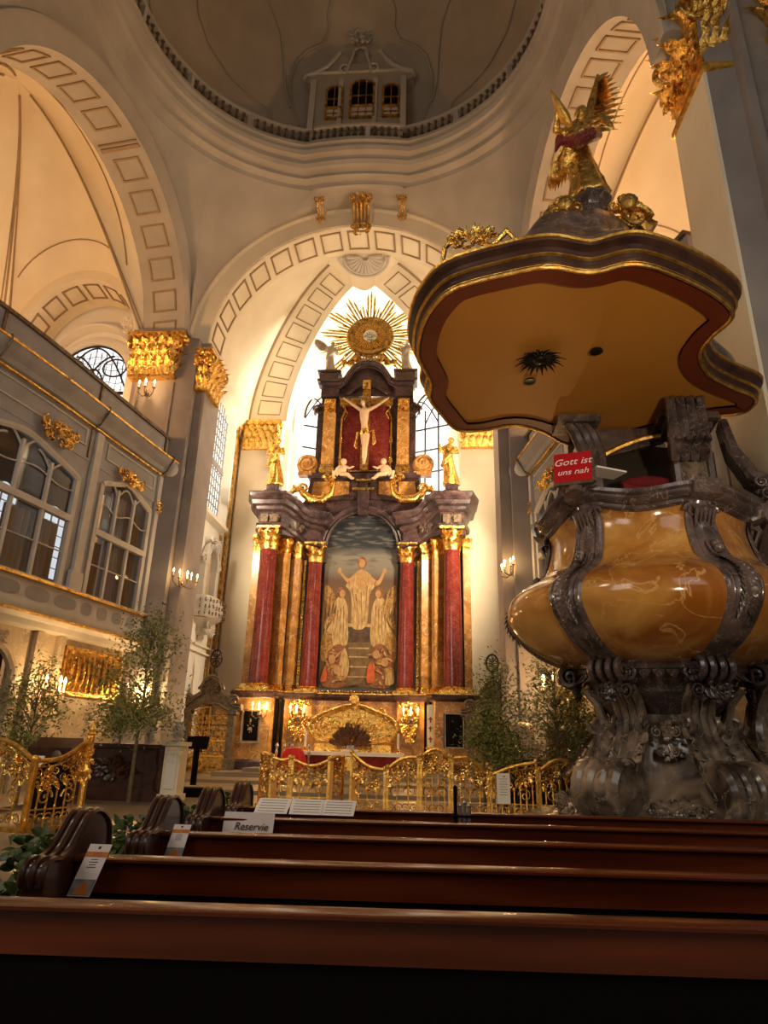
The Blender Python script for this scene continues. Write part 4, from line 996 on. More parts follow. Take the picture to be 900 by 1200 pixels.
for s in (-1, 1):
    pilast(s*3.75, 30.5, .62, 3.9, 10.1, s*.45); pilast(s*3.12, 30.8, .5, 3.9, 9.95, s*.35); pilast(s*5.05, 30.5, .34, 3.9, 10.2, 0)
b = MB()
for s in (-1, 1):
    b.box((s*2.76, 31.0, 6.9), (.12, .12, 6.1))
    for i in range(40): b.ball((s*2.76, 30.92, 4.0+i*.145), .05, 6, 4)
A('beaded_strip', b, 'gold')
b = MB(); b.extr([(-5.2, 31.6), (-5.2, 30.65), (-2.65, 31.15), (-2.65, 31.6)], 3.6, 11.2); b.extr([(5.2, 31.6), (5.2, 30.65), (2.65, 31.15), (2.65, 31.6)], 3.6, 11.2); b.extr([(-2.7, 31.6), (-2.7, 31.1), (2.7, 31.1), (2.7, 31.6)], 3.6, 12); A('back_wall', b, 'darkmarble', ang=20)
# entablature: breaks forward over the outer columns and sweeps down towards the picture
for s in (-1, 1):
    PT = smoothpoly([(s*5.35, 31.6, .3), (s*5.15, 29.75, .3)], 1)[:-1]
    PT = [(s*5.2, 31.6, .22), (s*5.2, 30.3, .22), (s*4.95, 29.45, .22), (s*3.75, 29.45, .22), (s*3.5, 29.8, .15), (s*3.2, 30.15, -.02), (s*2.85, 30.3, -.25), (s*2.5, 30.3, -.42), (s*1.95, 30.35, -.55), (s*1.85, 31.2, -.55)]
    b = MB(); b.sweep(PT, [(1.2 if False else .6, 10.95), (.05, 10.95), (-.02, 11.0), (-.02, 11.15), (.08, 11.2), (.08, 11.75), (.0, 11.8), (-.06, 11.9), (.6, 11.9)], cap=True, side=-s)
    fr_ = A('frieze', b, 'darkmarble')
    b = MB(); b.sweep(PT, [(.6, 11.85), (-.05, 11.85), (-.1, 11.98), (-.28, 12.05), (-.34, 12.22), (-.30, 12.3), (-.46, 12.5), (-.48, 12.62), (.6, 12.66)], cap=True, side=-s); A('cornice', b, 'darkmarble')
    b = MB(); b.extr([(s*5.2, 31.6), (s*4.95, 29.7), (s*3.75, 29.7), (s*2.9, 30.6), (s*1.9, 30.7), (s*1.9, 31.6)], 10.9, 12.2); A('entablature_core', b, 'darkmarble', ang=20)
    b = MB(); b.box((s*4.35, 29.9, 12.95), (.9, .9, .3), taper=.85); b.box((s*4.35, 29.9, 13.25), (.62, .62, .35)); b.box((s*4.35, 29.9, 12.75), (1.3, 1.1, .2)); A('statue_plinth', b, 'darkmarble')
    b = MB()
    for x in (4.1, 4.6): b.box((s*x, 29.42, 11.62), (.35, .04, .4))
    ornament(b, (s*4.35, 29.5, 11.6), EX, UP, -EY, 1.1, .45, .08, 5, .8); ornament(b, (s*3.1, 30.1, 11.35), (EX*s-EY*.5).normalized(), UP, -EY, .8, .45, .08, 6, .7); A('frieze_relief', b, 'bronze')
# wall and archivolt round the picture
ac = V(.0, 30.95, 10.55)
b = MB(); pl = [(-3.2, 10.2), (-1.9, 10.2), (-1.9, 10.55)]+[(-1.9*math.cos(PI*i/24), 10.55+1.9*math.sin(PI*i/24)) for i in range(1, 24)]+[(1.9, 10.55), (1.9, 10.2), (3.2, 10.2), (3.2, 12.9), (2.7, 13.2), (-2.7, 13.2), (-3.2, 12.9)]
b.prism(pl, (0, 30.9, 0), EX, UP, EY, .7); A('spandrel_wall', b, 'darkmarble', ang=20)
b = MB(); b.arch(ac, EX, EY, [(0, -.15), (.1, -.2), (.16, -.12), (.3, -.22), (.38, -.22), (.42, -.02), (.42, .1), (0, .1)], 1.72, 1.80, N=36)
for s in (-1, 1): b.box((s*1.86, 30.85, 10.2), (.3, .3, .8))
A('archivolt', b, 'darkmarble')
b = MB(); b.prism([(-.22, 12.2), (-.33, 13.45), (.33, 13.45), (.22, 12.2)], (0, 30.6, 0), EX, UP, EY, .5); A('keystone', b, 'darkmarble', ang=20)
b = MB(); b.box((0, 30.55, 13.98), (.8, .3, .12)); b.box((0, 30.6, 13.5), (1.1, .4, .12)); A('keystone_cap', b, 'gold')
# ledge under picture
b = MB(); b.box((0, 30.85, 3.78), (3.9, .5, .12)); A('picture_ledge', b, 'darkmarble')
b = MB()
for i in range(28): b.ball((-1.8+i*.133, 30.58, 3.74), .045, 6, 4)
b.tube([(-1.8+.15*i, 30.58, 3.62+.04*math.sin(i*1.6)) for i in range(25)], .03, 5); A('ledge_garland', b, 'gold')
# upper storey
b = MB()
for s in (-1, 1):
    b.prism([(s*.35, 13.1), (s*3.0, 12.9), (s*2.85, 13.5), (s*2.75, 14.15), (s*.35, 14.15)], (0, 30.75, 0), EX, UP, EY, .8)
b.box((0, 31.2, 13.8), (1.2, .6, 1.6)); A('upper_base', b, 'darkmarble', ang=20)
b = MB()
for s in (-1, 1): b.prism([(s*1.75, 13.25), (s*2.65, 13.2), (s*2.55, 14.0), (s*1.75, 14.0)], (0, 30.7, 0), EX, UP, EY, .1); b.prism([(s*.75, 13.35), (s*1.6, 13.2), (s*1.6, 14.0), (s*.75, 14.0)], (0, 30.7, 0), EX, UP, EY, .1)
A('upper_base_panel', b, 'honey', ang=20)
b = MB()
for z, w_, y in ((14.2, 5.7, 30.6), (14.36, 5.3, 30.65)): b.box((0, y+.35, z), (w_, .9, .14))
A('upper_ledge', b, 'darkmarble')
b = MB(); b.box((0, 31.1, 16.6), (4.9, .4, 4.4)); A('upper_wall', b, 'darkmarble')
for s in (-1, 1):
    b = MB(); b.box((s*1.93, 30.75, 16.1), (.62, .35, 3.5)); pl_ = A('upper_pilaster', b, 'honey')
    b = MB(); b.box((s*1.93, 30.75, 14.6), (.74, .45, .28)); b.box((s*1.93, 30.7, 14.8), (.68, .4, .08)); obj('pilaster_base', b, 'gold', pl_)
    b = MB(); b.box((s*1.93, 30.72, 18.25), (.6, .36, .8)); ornament(b, (s*1.93, 30.52, 18.25), EX, UP, -EY, .55, .85, .15, 7, 1.0); obj('pilaster_capital', b, 'gold', pl_)
    b = MB(); b.box((s*2.42, 30.95, 16.5), (.3, .3, 4.1)); b.spiral((s*2.5, 30.8, 18.1), EX*s, UP, .32, 1.4, .11)
    b.arch((s*2.45, 30.8, 17.9), EX, EY, [(0, 0), (.12, 0), (.12, .2), (0, .2)], .25, .35, 0, PI, 10)
    A('side_strip', b, 'darkmarble')
    b = MB(); vc = V(s*2.95, 30.75, 15.0)
    b.lathe([(.55, -.2), (.58, -.1), (.5, 0), (.44, .06), (.34, .02), (.28, .1), (.12, .12), (.02, .1)], vc, 18, axis=-EY); b.spiral(vc-EY*.12, EX*s, UP, .46, 2.0, .07); b.box((s*2.95, 30.9, 14.45), (.9, .5, .2)); A('side_volute', b, 'honey')
b = MB(); rp_ = [(-1.3, 14.6), (1.3, 14.6), (1.3, 17.6), (1.15, 18.0), (1.2, 18.3), (.9, 18.75), (-.9, 18.75), (-1.2, 18.3), (-1.15, 18.0), (-1.3, 17.6)]
b.prism(rp_, (0, 30.82, 0), EX, UP, EY, .05); A('red_panel', b, 'redmarble', ang=20)
b = MB(); b.tube([V(x, 30.78, z) for x, z in rp_+rp_[:1]], .06, 6)
for s in (-1, 1):
    for z in (15.2, 16.3): ornament(b, (s*1.3, 30.75, z), EX, UP, -EY, .25, .5, .1, 4, .4, False)
    b.tube([V(s*1.2, 30.77, 17.5), V(s*1.0, 30.77, 17.9), V(s*1.25, 30.77, 18.3)], .04, 5)
A('red_panel_frame', b, 'gold')
b = MB()
for s in (-1, 1):
    b.box((s*1.95, 30.7, 19.0), (.95, .55, .5)); b.box((s*1.95, 30.62, 19.4), (1.1, .7, .14)); b.box((s*1.98, 30.62, 19.6), (1.3, .85, .16)); b.box((s*2.02, 30.65, 19.85), (1.0, .8, .4)); b.box((s*2.02, 30.65, 20.15), (1.25, .9, .12))
A('upper_entablature', b, 'darkmarble', ang=20)
b = MB(); top = [(-1.75, 19.5), (-1.5, 19.55), (-1.2, 19.75), (-1.0, 20.1), (-.75, 20.5), (-.4, 20.72), (0, 20.78), (.4, 20.72), (.75, 20.5), (1.0, 20.1), (1.2, 19.75), (1.5, 19.55), (1.75, 19.5)]
b.prism([(-1.5, 18.9)]+[(x*.97, z) for x, z in top]+[(1.5, 18.9)], (0, 30.75, 0), EX, UP, EY, .6); A('pediment', b, 'darkmarble', ang=20)
b = MB()
for d, z, r in ((.0, 0, .13), (-.12, -.18, .09), (-.05, -.34, .06)): b.tube([V(x, 30.6-d*0-.1+d, zz+z+.05) for x, zz in top], r, 8)
b.tube([V(x*.8, 30.66, 18.95+.28*math.cos(x*.9)**2*2) for x in [-1.5+.15*i for i in range(21)]], .08, 6); A('pediment_moulding', b, 'darkmarble')
# big gilded scrolls beside the arch
for s in (-1, 1):
    b = MB(); cc = V(s*2.35, 30.25, 13.3)
    pts = [V(s*1.55, 30.25, 14.1), V(s*1.45, 30.2, 13.7), V(s*1.6, 30.15, 13.1), V(s*2.0, 30.1, 12.78), V(s*2.5, 30.1, 12.8), V(s*2.9, 30.1, 13.1), V(s*3.1, 30.1, 13.35), V(s*3.4, 30.1, 13.3), V(s*3.75, 30.05, 12.9)]
    b.tube(pts, [.06, .12, .2, .24, .22, .2, .17, .14, .05], 10)
    b.spiral((s*2.95, 30.1, 13.4), EX*s, UP, .26, 1.4, .09); b.spiral((s*1.75, 30.15, 13.95), EX*s, UP, .25, 1.4, .09)
    for i in range(14):
        p = pts[1].lerp(pts[5], 0) if False else pts[min(7, i//2)].lerp(pts[min(8, i//2+1)], .5*(i % 2)); b.leaf(p, V(s*.7, -.4, .7 if i % 2 else -.5), -EY, .38, .2, .7, 5, .1)
    A('gilded_scroll', b, 'gold')
# gilded tabernacle frontal behind the altar table
b = MB(); oc = V(.12, 29.0, 2.15)
def oval(k, n=40): return [(1.85*k*math.copysign(abs(math.cos(t))**.75, math.cos(t)), .62*k*math.sin(t)*(1.15 if math.sin(t) > 0 else .95)+.22*k*math.exp(-(math.cos(t)/.3)**2)*(1 if math.sin(t) > 0 else 0)) for t in [2*PI*i/n for i in range(n)]]
FR = thing('gilded_retable', 'low oval gilded retable with a scrolled frame standing behind the altar table', 'retable', (.12, 29.0, 1.2))
b.prism(oval(.95), oc-EY*.0, EX, UP, EY, .15); obj('back_plate', b, 'gold', FR)
b = MB(); ov = [oc+EX*x+UP*z-EY*.05 for x, z in oval(1.0)]; b.tube(ov+ov[:1], .09, 8); ov = [oc+EX*x+UP*z-EY*.03 for x, z in oval(.86)]; b.tube(ov+ov[:1], .03, 5)
for s in (-1, 1):
    b.spiral(oc+V(s*1.15, -.08, .62), EX*s, UP, .2, 1.4, .05); b.spiral(oc+V(s*1.7, -.08, .2), EX*s, UP, .22, 1.4, .05); b.spiral(oc+V(s*1.5, -.08, -.4), EX*s, UP, .22, 1.4, .05)
ornament(b, oc+V(0, -.1, .88), EX, UP, -EY, .6, .25, .12, 3, .8); b.lathe([(.05, -.05), (.17, -.05), (.2, 0), (.17, .05), (.05, .05)], oc+V(0, -.05, 1.18), 16, axis=-EY); b.box((.12, 29.05, 1.35), (3.2, .25, .3)); obj('frame', b, 'gold', FR)
b = MB()
for i in range(9): ornament(b, oc+V(-1.2+.3*i, -.03, .15*math.sin(i*1.7)), EX, UP, -EY, .4, .5, .1, i+20, .35, False)
obj('figure_relief', b, 'goldrail', FR)
# painting: flat panel with painted shapes
PT_ = thing('altar_painting', 'tall arched painting of a pale robed figure above steps, between the red columns', 'painting', (0, 30.92, 3.85))
def arc(w_, z0, zs, h, n=24): return [(-w_, z0), (w_, z0)]+[(w_*math.cos(PI*i/n), zs+h*math.sin(PI*i/n)) for i in range(n+1)]
b = MB(); b.prism(arc(1.78, 3.85, 10.5, 1.9), (0, 30.96, 0), EX, UP, EY, .04)
m = mat('painted_canvas', (0.015, 0.02, 0.03), (0.10, 0.09, 0.07), 0.6, scale=2); nt = m.node_tree; bs = nt.nodes['Principled BSDF']
tc = nt.nodes.new('ShaderNodeTexCoord'); sx = nt.nodes.new('ShaderNodeSeparateXYZ'); nt.links.new(tc.outputs['Object'], sx.inputs[0])
mr = nt.nodes.new('ShaderNodeMapRange'); mr.inputs[1].default_value = 0; mr.inputs[2].default_value = 8.5; nt.links.new(sx.outputs['Z'], mr.inputs[0])
cr = nt.nodes.new('ShaderNodeValToRGB'); e = cr.color_ramp.elements; e[0].position = 0; e[0].color = (.05, .05, .015, 1); e[1].position = 1; e[1].color = (.006, .009, .014, 1)
for p_, c_ in ((.22, (.15, .075, .02)), (.45, (.17, .09, .03)), (.60, (.10, .05, .025)), (.66, (.18, .15, .11)), (.74, (.20, .175, .135)), (.80, (.014, .018, .024))):
    q = e.new(p_); q.color = (*c_, 1)
nt.links.new(mr.outputs[0], cr.inputs[0])
ns = nt.nodes.new('ShaderNodeTexNoise'); ns.inputs['Scale'].default_value = 1.3; mp2 = nt.nodes.new('ShaderNodeMapping'); mp2.inputs['Scale'].default_value = (1, 1, 5); nt.links.new(tc.outputs['Object'], mp2.inputs[0]); nt.links.new(mp2.outputs[0], ns.inputs[0])
cr2 = nt.nodes.new('ShaderNodeValToRGB'); cr2.color_ramp.elements[0].position = .5; cr2.color_ramp.elements[1].position = .62; nt.links.new(ns.outputs[0], cr2.inputs[0])
mr2 = nt.nodes.new('ShaderNodeMapRange'); mr2.inputs[1].default_value = 5.3; mr2.inputs[2].default_value = 6.2; nt.links.new(sx.outputs['Z'], mr2.inputs[0])
mu = nt.nodes.new('ShaderNodeMath'); mu.operation = 'MULTIPLY'; nt.links.new(cr2.outputs[0], mu.inputs[0]); nt.links.new(mr2.outputs[0], mu.inputs[1])
mx = nt.nodes.new('ShaderNodeMixRGB'); nt.links.new(mu.outputs[0], mx.inputs[0]); nt.links.new(cr.outputs[0], mx.inputs[1]); mx.inputs[2].default_value = (.10, .088, .078, 1); nt.links.new(mx.outputs[0], bs.inputs['Base Color'])
obj('canvas', b, m, PT_)
M['p_pale'] = mat('paint_pale', (.28, .16, .05), (.58, .40, .17), .6, scale=5, stretch=(2.5, 1, .6)); M['p_gold'] = mat('paint_gold', (.16, .07, .012), (.48, .27, .06), .6, scale=5, distort=2)
M['p_rust'] = mat('paint_rust', (.13, .035, .01), (.33, .13, .04), .6, scale=6, distort=2); M['p_stone'] = mat('paint_stone', (.10, .055, .02), (.19, .12, .045), .6, scale=3); M['p_dark'] = mat('paint_dark', (.04, .02, .01), (.12, .06, .03), .6, scale=4); M['p_red'] = mat('paint_red', (.42, .06, .01), (.5, .12, .03), .6, scale=4); M['p_flesh'] = mat('paint_flesh', (.33, .17, .06), (.45, .25, .1), .6, scale=5)
_k = [0]
def shp(pts, m, name='painted_shape', sm=True):
    _k[0] += 1; P = pts
    if sm:
        Q = pts+pts[:1]; n = len(pts); P = []
        for i in range(n):
            p0, p1, p2, p3 = pts[i-1], pts[i], pts[(i+1) % n], pts[(i+2) % n]
            for k in range(4):
                t = k/4; P.append(tuple(0.5*((2*p1[j])+(-p0[j]+p2[j])*t+(2*p0[j]-5*p1[j]+4*p2[j]-p3[j])*t*t+(-p0[j]+3*p1[j]-3*p2[j]+p3[j])*t**3) for j in range(2)))
    b = MB(); b.prism(P, (0, 30.955-.0005*_k[0], 0), EX, UP, EY, .001); return obj(name, b, m, PT_, smooth=False)
def ell(x, z, a, b_, n=14): return [(x+a*math.cos(2*PI*i/n), z+b_*math.sin(2*PI*i/n)) for i in range(n)]
shp([(-.55, 4.0), (.6, 4.0), (.55, 6.6), (-.5, 6.6)], 'p_stone', sm=False)
for i, z in enumerate((4.4, 4.85, 5.3, 5.7)): shp([(-.45, z), (.5, z), (.5, z+.06), (-.45, z+.06)], 'p_pale', sm=False)
shp([(-.75, 6.0), (.8, 6.0), (.75, 6.75), (-.7, 6.75)], 'p_dark', sm=False); shp([(-.8, 6.72), (.85, 6.72), (.8, 6.88), (-.75, 6.88)], 'p_pale', sm=False)
shp([(-.35, 6.75), (.1, 6.6), (.35, 6.9), (.42, 7.6), (.45, 8.3), (.72, 8.75), (.55, 9.1), (.35, 9.35), (.0, 9.5), (-.3, 9.3), (-.5, 8.95), (-.72, 8.7), (-.5, 8.4), (-.4, 7.8)], 'p_pale', 'painted_figure')
shp([(-.3, 9.3), (-.6, 9.05), (-.98, 9.38), (-1.03, 9.3), (-.65, 8.85), (-.35, 8.9)], 'p_flesh'); shp([(.4, 9.25), (.8, 8.95), (1.05, 9.38), (1.13, 9.3), (.9, 8.75), (.5, 8.8)], 'p_flesh')
shp(ell(-1.05, 9.45, .09, .14), 'p_flesh'); shp(ell(1.13, 9.45, .09, .14), 'p_flesh')
for x0, x1, z0, z1 in ((-.45, -.1, 8.6, 6.9), (-.25, .0, 8.3, 6.8), (.0, .1, 8.4, 6.75), (.3, .2, 8.7, 6.9), (.5, .35, 8.5, 7.3), (-.6, -.5, 8.9, 8.3), (.7, .6, 8.95, 8.5)): shp([(x0, z0), (x0+.05, z0), (x1+.02, z1)], 'p_rust', sm=False)
shp([(-.12, 9.4), (.25, 9.4), (.3, 8.7), (0, 8.5), (-.2, 8.8)], 'p_flesh'); shp(ell(.03, 9.85, .22, .3), 'p_rust'); shp(ell(.03, 9.8, .14, .22), 'p_flesh')
for s, o in ((-1, -.0), (1, .05)):
    shp([(s*.55+o, 5.9), (s*1.3, 5.75), (s*1.6, 6.3), (s*1.25, 7.1), (s*1.15, 8.0), (s*.85, 8.15), (s*.6, 7.7), (s*.55, 7.0)], 'p_pale', 'painted_figure'); [shp([(s*(.75+.13*j), 7.7-.1*j), (s*(.80+.13*j), 7.7-.1*j), (s*(.72+.2*j), 6.1)], 'p_rust', sm=False) for j in range(4)]; shp(ell(s*.92, 8.35, .2, .27), 'p_rust'); shp(ell(s*.86, 8.3, .13, .19), 'p_flesh')
    shp([(s*1.1, 7.6), (s*1.3, 8.4), (s*1.7, 8.7), (s*1.72, 8.0), (s*1.6, 7.4), (s*1.72, 6.6), (s*1.4, 6.9)], 'p_gold'); shp([(s*1.2, 5.2), (s*1.72, 5.2), (s*1.72, 6.3), (s*1.3, 6.4)], 'p_gold')
shp([(-1.6, 4.0), (-.6, 4.0), (-.45, 4.8), (-.55, 5.6), (-.9, 5.9), (-1.4, 5.6), (-1.5, 4.8)], 'p_rust'); shp([(.5, 4.1), (1.5, 4.0), (1.65, 5.0), (1.3, 5.8), (.8, 5.9), (.55, 5.2)], 'p_rust')
rg = random.Random(21)
for sx_, cx_ in ((-1, -1.05), (1, 1.08)):
    for j in range(34):
        x0 = cx_+rg.uniform(-.52, .5); z0 = rg.uniform(4.15, 5.7); a = rg.uniform(-.9, .9)+(1.57 if rg.random() < .5 else 0); L = rg.uniform(.15, .5); w0 = rg.uniform(.03, .08)
        dx, dz = math.cos(a)*L/2, math.sin(a)*L/2
        if abs(x0+dx) > 1.7 or abs(x0-dx) > 1.7: continue
        shp([(x0-dx, z0-dz), (x0-w0*math.sin(a), z0+w0*math.cos(a)), (x0+dx, z0+dz), (x0+w0*.4*math.sin(a), z0-w0*.4*math.cos(a))], rg.choice(['p_pale', 'p_gold', 'p_dark', 'p_red', 'p_dark', 'p_flesh']))
    for j in range(12):
        x0 = sx_*rg.uniform(1.15, 1.65); z0 = rg.uniform(6.4, 8.3); shp([(x0, z0), (x0+.1, z0+.35), (x0+.05, z0-.1)], rg.choice(['p_dark', 'p_pale', 'p_rust']))
shp([(-.9, 4.3), (-.5, 4.4), (-.4, 5.0), (-.6, 5.7), (-.8, 5.4)], 'p_pale'); shp([(.45, 4.2), (.8, 4.3), (.75, 4.9), (.5, 5.0)], 'p_red'); shp([(-1.7, 4.2), (-1.4, 4.3), (-1.5, 4.9)], 'p_red'); shp([(1.3, 4.1), (1.7, 4.2), (1.6, 4.8), (1.4, 4.7)], 'p_pale')
for x, z in ((-1.2, 5.2), (-.95, 4.7), (.85, 5.45), (1.25, 5.1)): shp(ell(x, z, .16, .2), 'p_flesh'); shp(ell(x+.2, z-.35, .25, .12), 'p_gold')
shp([(-.5, 4.0), (-.1, 4.25), (.35, 4.45), (.1, 4.1)], 'p_stone', sm=False)
# crucifix
CR = thing('crucifix', 'large gilded cross with a pale carved figure before the red upper panel', 'crucifix', (0, 30.3, 14.4))
b = MB(); b.box((0, 30.4, 16.75), (.42, .16, 4.6)); b.box((0, 30.38, 18.35), (2.75, .16, .38)); obj('cross', b, 'golddull', CR)
b = MB(); b.box((0, 30.28, 19.3), (.42, .1, .55)); b.spiral((0, 30.22, 19.3), EX, UP, .15, 1.2, .04); obj('plaque', b, 'gold', CR)
b = MB(); y = 30.15
tor = [(0.02, y, 15.35+.95), (0.0, y-.03, 16.55), (-.03, y-.06, 16.85), (-.05, y-.1, 17.25), (-.05, y-.1, 17.6), (-.04, y-.06, 17.78)]
b.tube(tor, [.2, .2, .165, .22, .25, .16], 14); b.tube([(-.06, y-.08, 17.75), (-.09, y-.13, 17.95)], .08, 10)
b.ball((-.14, y-.16, 18.08), (.115, .125, .155), 12, 9); b.ball((-.16, y-.29, 18.05), .03, 6, 4); b.ball((-.15, y-.24, 17.96), .055, 6, 4)
for s in (-1, 1):
    b.tube([(s*.2-.04, y-.05, 17.72), (s*.62, y-.08, 17.98), (s*1.1, y-.02, 18.38)], [.10, .075, .05], 10); b.ball((s*1.14, y, 18.42), (.05, .04, .06), 8, 5)
    for j in range(5): b.tube([(s*1.14, y-.03, 18.43), (s*(1.17+.015*j), y-.1, 18.50-.02*j)], .014, 5)
    b.tube([(s*.1+.02, y, 16.35), (s*.07+.04, y-.16, 15.85), (s*.05+.05, y-.2, 15.6), (s*.04+.03, y-.08, 15.1), (s*.02+.02, y-.05, 14.82), (s*.03+.02, y-.18, 14.66)], [.15, .125, .095, .09, .055, .05], 10)
fuse('carved_figure', b, 'flesh', CR, .028, 1, world=True)
b = MB(); b.ball((-.15, y-.12, 18.17), (.13, .13, .12), 10, 6)
for k in range(8): b.ball((-.15+.12*math.cos(k*.8), y-.1+.12*math.sin(k*.8), 18.2), .045, 6, 4)
b.tube([(-.25, y-.05, 18.1), (-.27, y-.03, 17.85)], .04, 6); obj('hair', b, 'bronze', CR)
b = MB(); b.lathe([(.2, 0), (.25, .1), (.24, .25), (.22, .32)], (0, y-.04, 16.3), 16, sy=.85, wob=lambda q, z: 1+.1*math.sin(6*q+z*9))
b.tube([(.25, y, 16.5), (.42, y-.02, 16.6), (.45, y, 16.3), (.5, y, 15.9), (.42, y-.03, 15.75)], [.05, .09, .07, .1, .05], 8); b.tube([(-.25, y, 16.5), (-.36, y, 16.45), (-.4, y, 16.1), (-.45, y, 15.7), (-.38, y-.03, 15.55)], [.05, .08, .06, .1, .05], 8); obj('loincloth', b, 'gold', CR)
# putti
for s, nm in ((-1, 'left'), (1, 'right')):
    root = thing('putto', 'small carved putto reclining at the %s foot of the cross' % nm, 'statue', (s*1.0, 30.15, 13.95)); b = MB(); c = V(s*1.05, 30.15, 14.35)
    b.tube([c+V(s*.15, 0, -.15), c+V(0, 0, .05), c+V(-s*.08, 0, .28)], [.2, .22, .15], 10); b.ball(c+V(-s*.05, -.02, .5), (.16, .16, .17), 10, 7); b.ball(c+V(-s*.05, -.18, .49), .03, 6, 4)
    b.tube([c+V(-s*.1, -.05, .25), c+V(-s*.35, -.1, .1), c+V(-s*.55, -.08, .2)], [.08, .07, .05], 8); b.tube([c+V(s*.1, -.05, .25), c+V(s*.3, -.1, .05), c+V(s*.35, -.1, -.15)], [.08, .07, .05], 8)
    b.tube([c+V(s*.1, -.05, -.15), c+V(-s*.3, -.12, -.25), c+V(-s*.5, -.1, -.45), c+V(-s*.62, -.15, -.45)], [.14, .11, .08, .05], 8); b.tube([c+V(s*.2, 0, -.2), c+V(s*.45, -.1, -.1), c+V(s*.4, -.1, -.4), c+V(s*.3, -.18, -.45)], [.14, .11, .08, .05], 8)
    for j in range(5): b.tube([c+V(-s*.55, -.08, .2), c+V(-s*(.6+.01*j), -.1, .24-.02*j)], .014, 4)
    fuse('body', b, 'flesh', root, .03, 1, world=True)
# sunburst
SB = thing('sunburst', 'large gilded sunburst with forked rays and a silver centre crowning the altar', 'sunburst', (0, 31.0, 20.7)); oc = V(0, 31.0, 22.75); rg = random.Random(3)
b = MB()
b.lathe([(1.28, -.06), (1.32, 0), (1.25, .08), (1.0, .10), (.88, .05), (.86, -.06)], oc, 40, cap=False, axis=-EY)
for i in range(60): a = 2*PI*i/60; b.leaf(oc+V(.92*math.cos(a), -.1, .92*math.sin(a)), V(math.cos(a), 0, math.sin(a)), -EY, .34, .13, .5, 4)
obj('ring', b, 'golddull', SB)
b = MB(); b.lathe([(.9, -.05), (.9, 0), (.3, .03)], oc, 36, axis=-EY)
for i in range(36):
    a = 2*PI*i/36; d = V(math.cos(a), 0, math.sin(a)); e = V(-d.z, 0, d.x); o = oc-EY*.06
    b.hexa([o+d*.3-e*.012, o+d*.84-e*.045, o+d*.84+e*.045, o+d*.3+e*.012]+[p-EY*.04 for p in (o+d*.3-e*.012, o+d*.84-e*.045, o+d*.84+e*.045, o+d*.3+e*.012)])
obj('inner_rays', b, 'gold', SB)
b = MB(); b.lathe([(.38, -.02), (.38, .06), (.3, .1), (.05, .12)], oc-EY*.05, 20, axis=-EY); ornament(b, oc-EY*.18, EX, UP, -EY, .5, .5, .1, 3, .7, False); obj('centre', b, 'silver', SB)
NR = 26
for i in range(NR):
    a = PI/2+2*PI*i/NR; L = (3.05 if i % 2 == 0 else 2.2)+rg.uniform(-.15, .15)
    if i == 0: L = 3.15
    d = V(math.cos(a), 0, math.sin(a)); e = V(-d.z, 0, d.x); b = MB()
    for q, l2 in ((-.11, .88), (0, 1.0), (.11, .93)):
        dd = (d+e*q*.35).normalized(); o = oc+V(0, .02+abs(q)*.2, 0)
        w0, w1 = .035, .06 if i % 2 == 0 else .045
        P = [o+dd*1.2+e*(q*.9-w0), o+dd*(L*l2*.86)+e*(q*.9-w1), o+dd*(L*l2)+e*(q*.9), o+dd*(L*l2*.86)+e*(q*.9+w1), o+dd*1.2+e*(q*.9+w0)]
        b.add(P+[p-EY*.05 for p in P], [(0, 1, 2, 3, 4), (9, 8, 7, 6, 5), (0, 5, 6, 1), (1, 6, 7, 2), (2, 7, 8, 3), (3, 8, 9, 4), (4, 9, 5, 0)])
    obj('ray', b, 'gold', SB, smooth=False)
b = MB(); b.tube([(0, 31.1, 20.6), (0, 31.1, 21.6)], .12, 8)
for s in (-1, 1):
    for k in range(4): b.ball((s*(.3+.35*k), 31.0, 21.1+.25*k*(k < 2)), .28-.03*k, 8, 6)
obj('cloud_base', b, 'golddull', SB)

# altar table
TB = thing('altar_table', 'altar table with a wine red front cloth and white linen top', 'table', (.12, 28.3, .52))
b = MB(); b.box((.12, 28.3, .82), (4.0, .9, .6)); obj('table_body', b, 'honey', TB)
b = MB(); b.box((.12, 28.3, 1.17), (4.3, 1.1, .07)); b.grid(lambda u, v: V(-2.05+4.34*u, 27.74-.01*math.sin(u*60), 1.2-.14*v), 60, 1); obj('linen_cloth', b, 'linen', TB)
b = MB(); b.grid(lambda u, v: V(-1.75+3.75*u, 27.80-.02*math.sin(u*50)*v, 1.12-.6*v), 60, 3); obj('front_cloth', b, 'winered', TB)
b = MB(); b.box((.12, 27.78, .78), (.5, .03, .5)); obj('cloth_panel', b, 'gold', TB)
BQ = thing('dried_flower_bouquet', 'dark dried flower arrangement in front of the oval gilded retable', 'flowers', (.12, 28.35, 1.205)); b = MB(); b.lathe([(.16, 0), (.26, .1), (.22, .25), (.1, .25)], (.12, 28.35, 1.205), 12); obj('bowl', b, 'silver', BQ)
b = MB(); rg = random.Random(5)
for i in range(260):
    a = rg.uniform(0, PI); L = rg.uniform(.5, 1.0); d = V(math.cos(a)*1.1, rg.uniform(-.4, .3), .15+.75*math.sin(a)).normalized(); o = V(.12, 28.35, 1.4)
    b.leaf(o+d*L*.55, d, V(rg.uniform(-1, 1), -1, rg.uniform(-.5, 1)), L*.42, .1, .4, 3)
    if i % 4 == 0: b.tube([o, o+d*L*.9], .012, 4); b.ball(o+d*L*.92, .045, 5, 4)
obj('blooms', b, 'dried', BQ)
b = MB(); b.box((.12, 28.0, 1.26), (.7, .3, .06)); tag(obj('open_book', b, 'paper'), 'open book lying on the white altar linen under the bouquet', 'book')
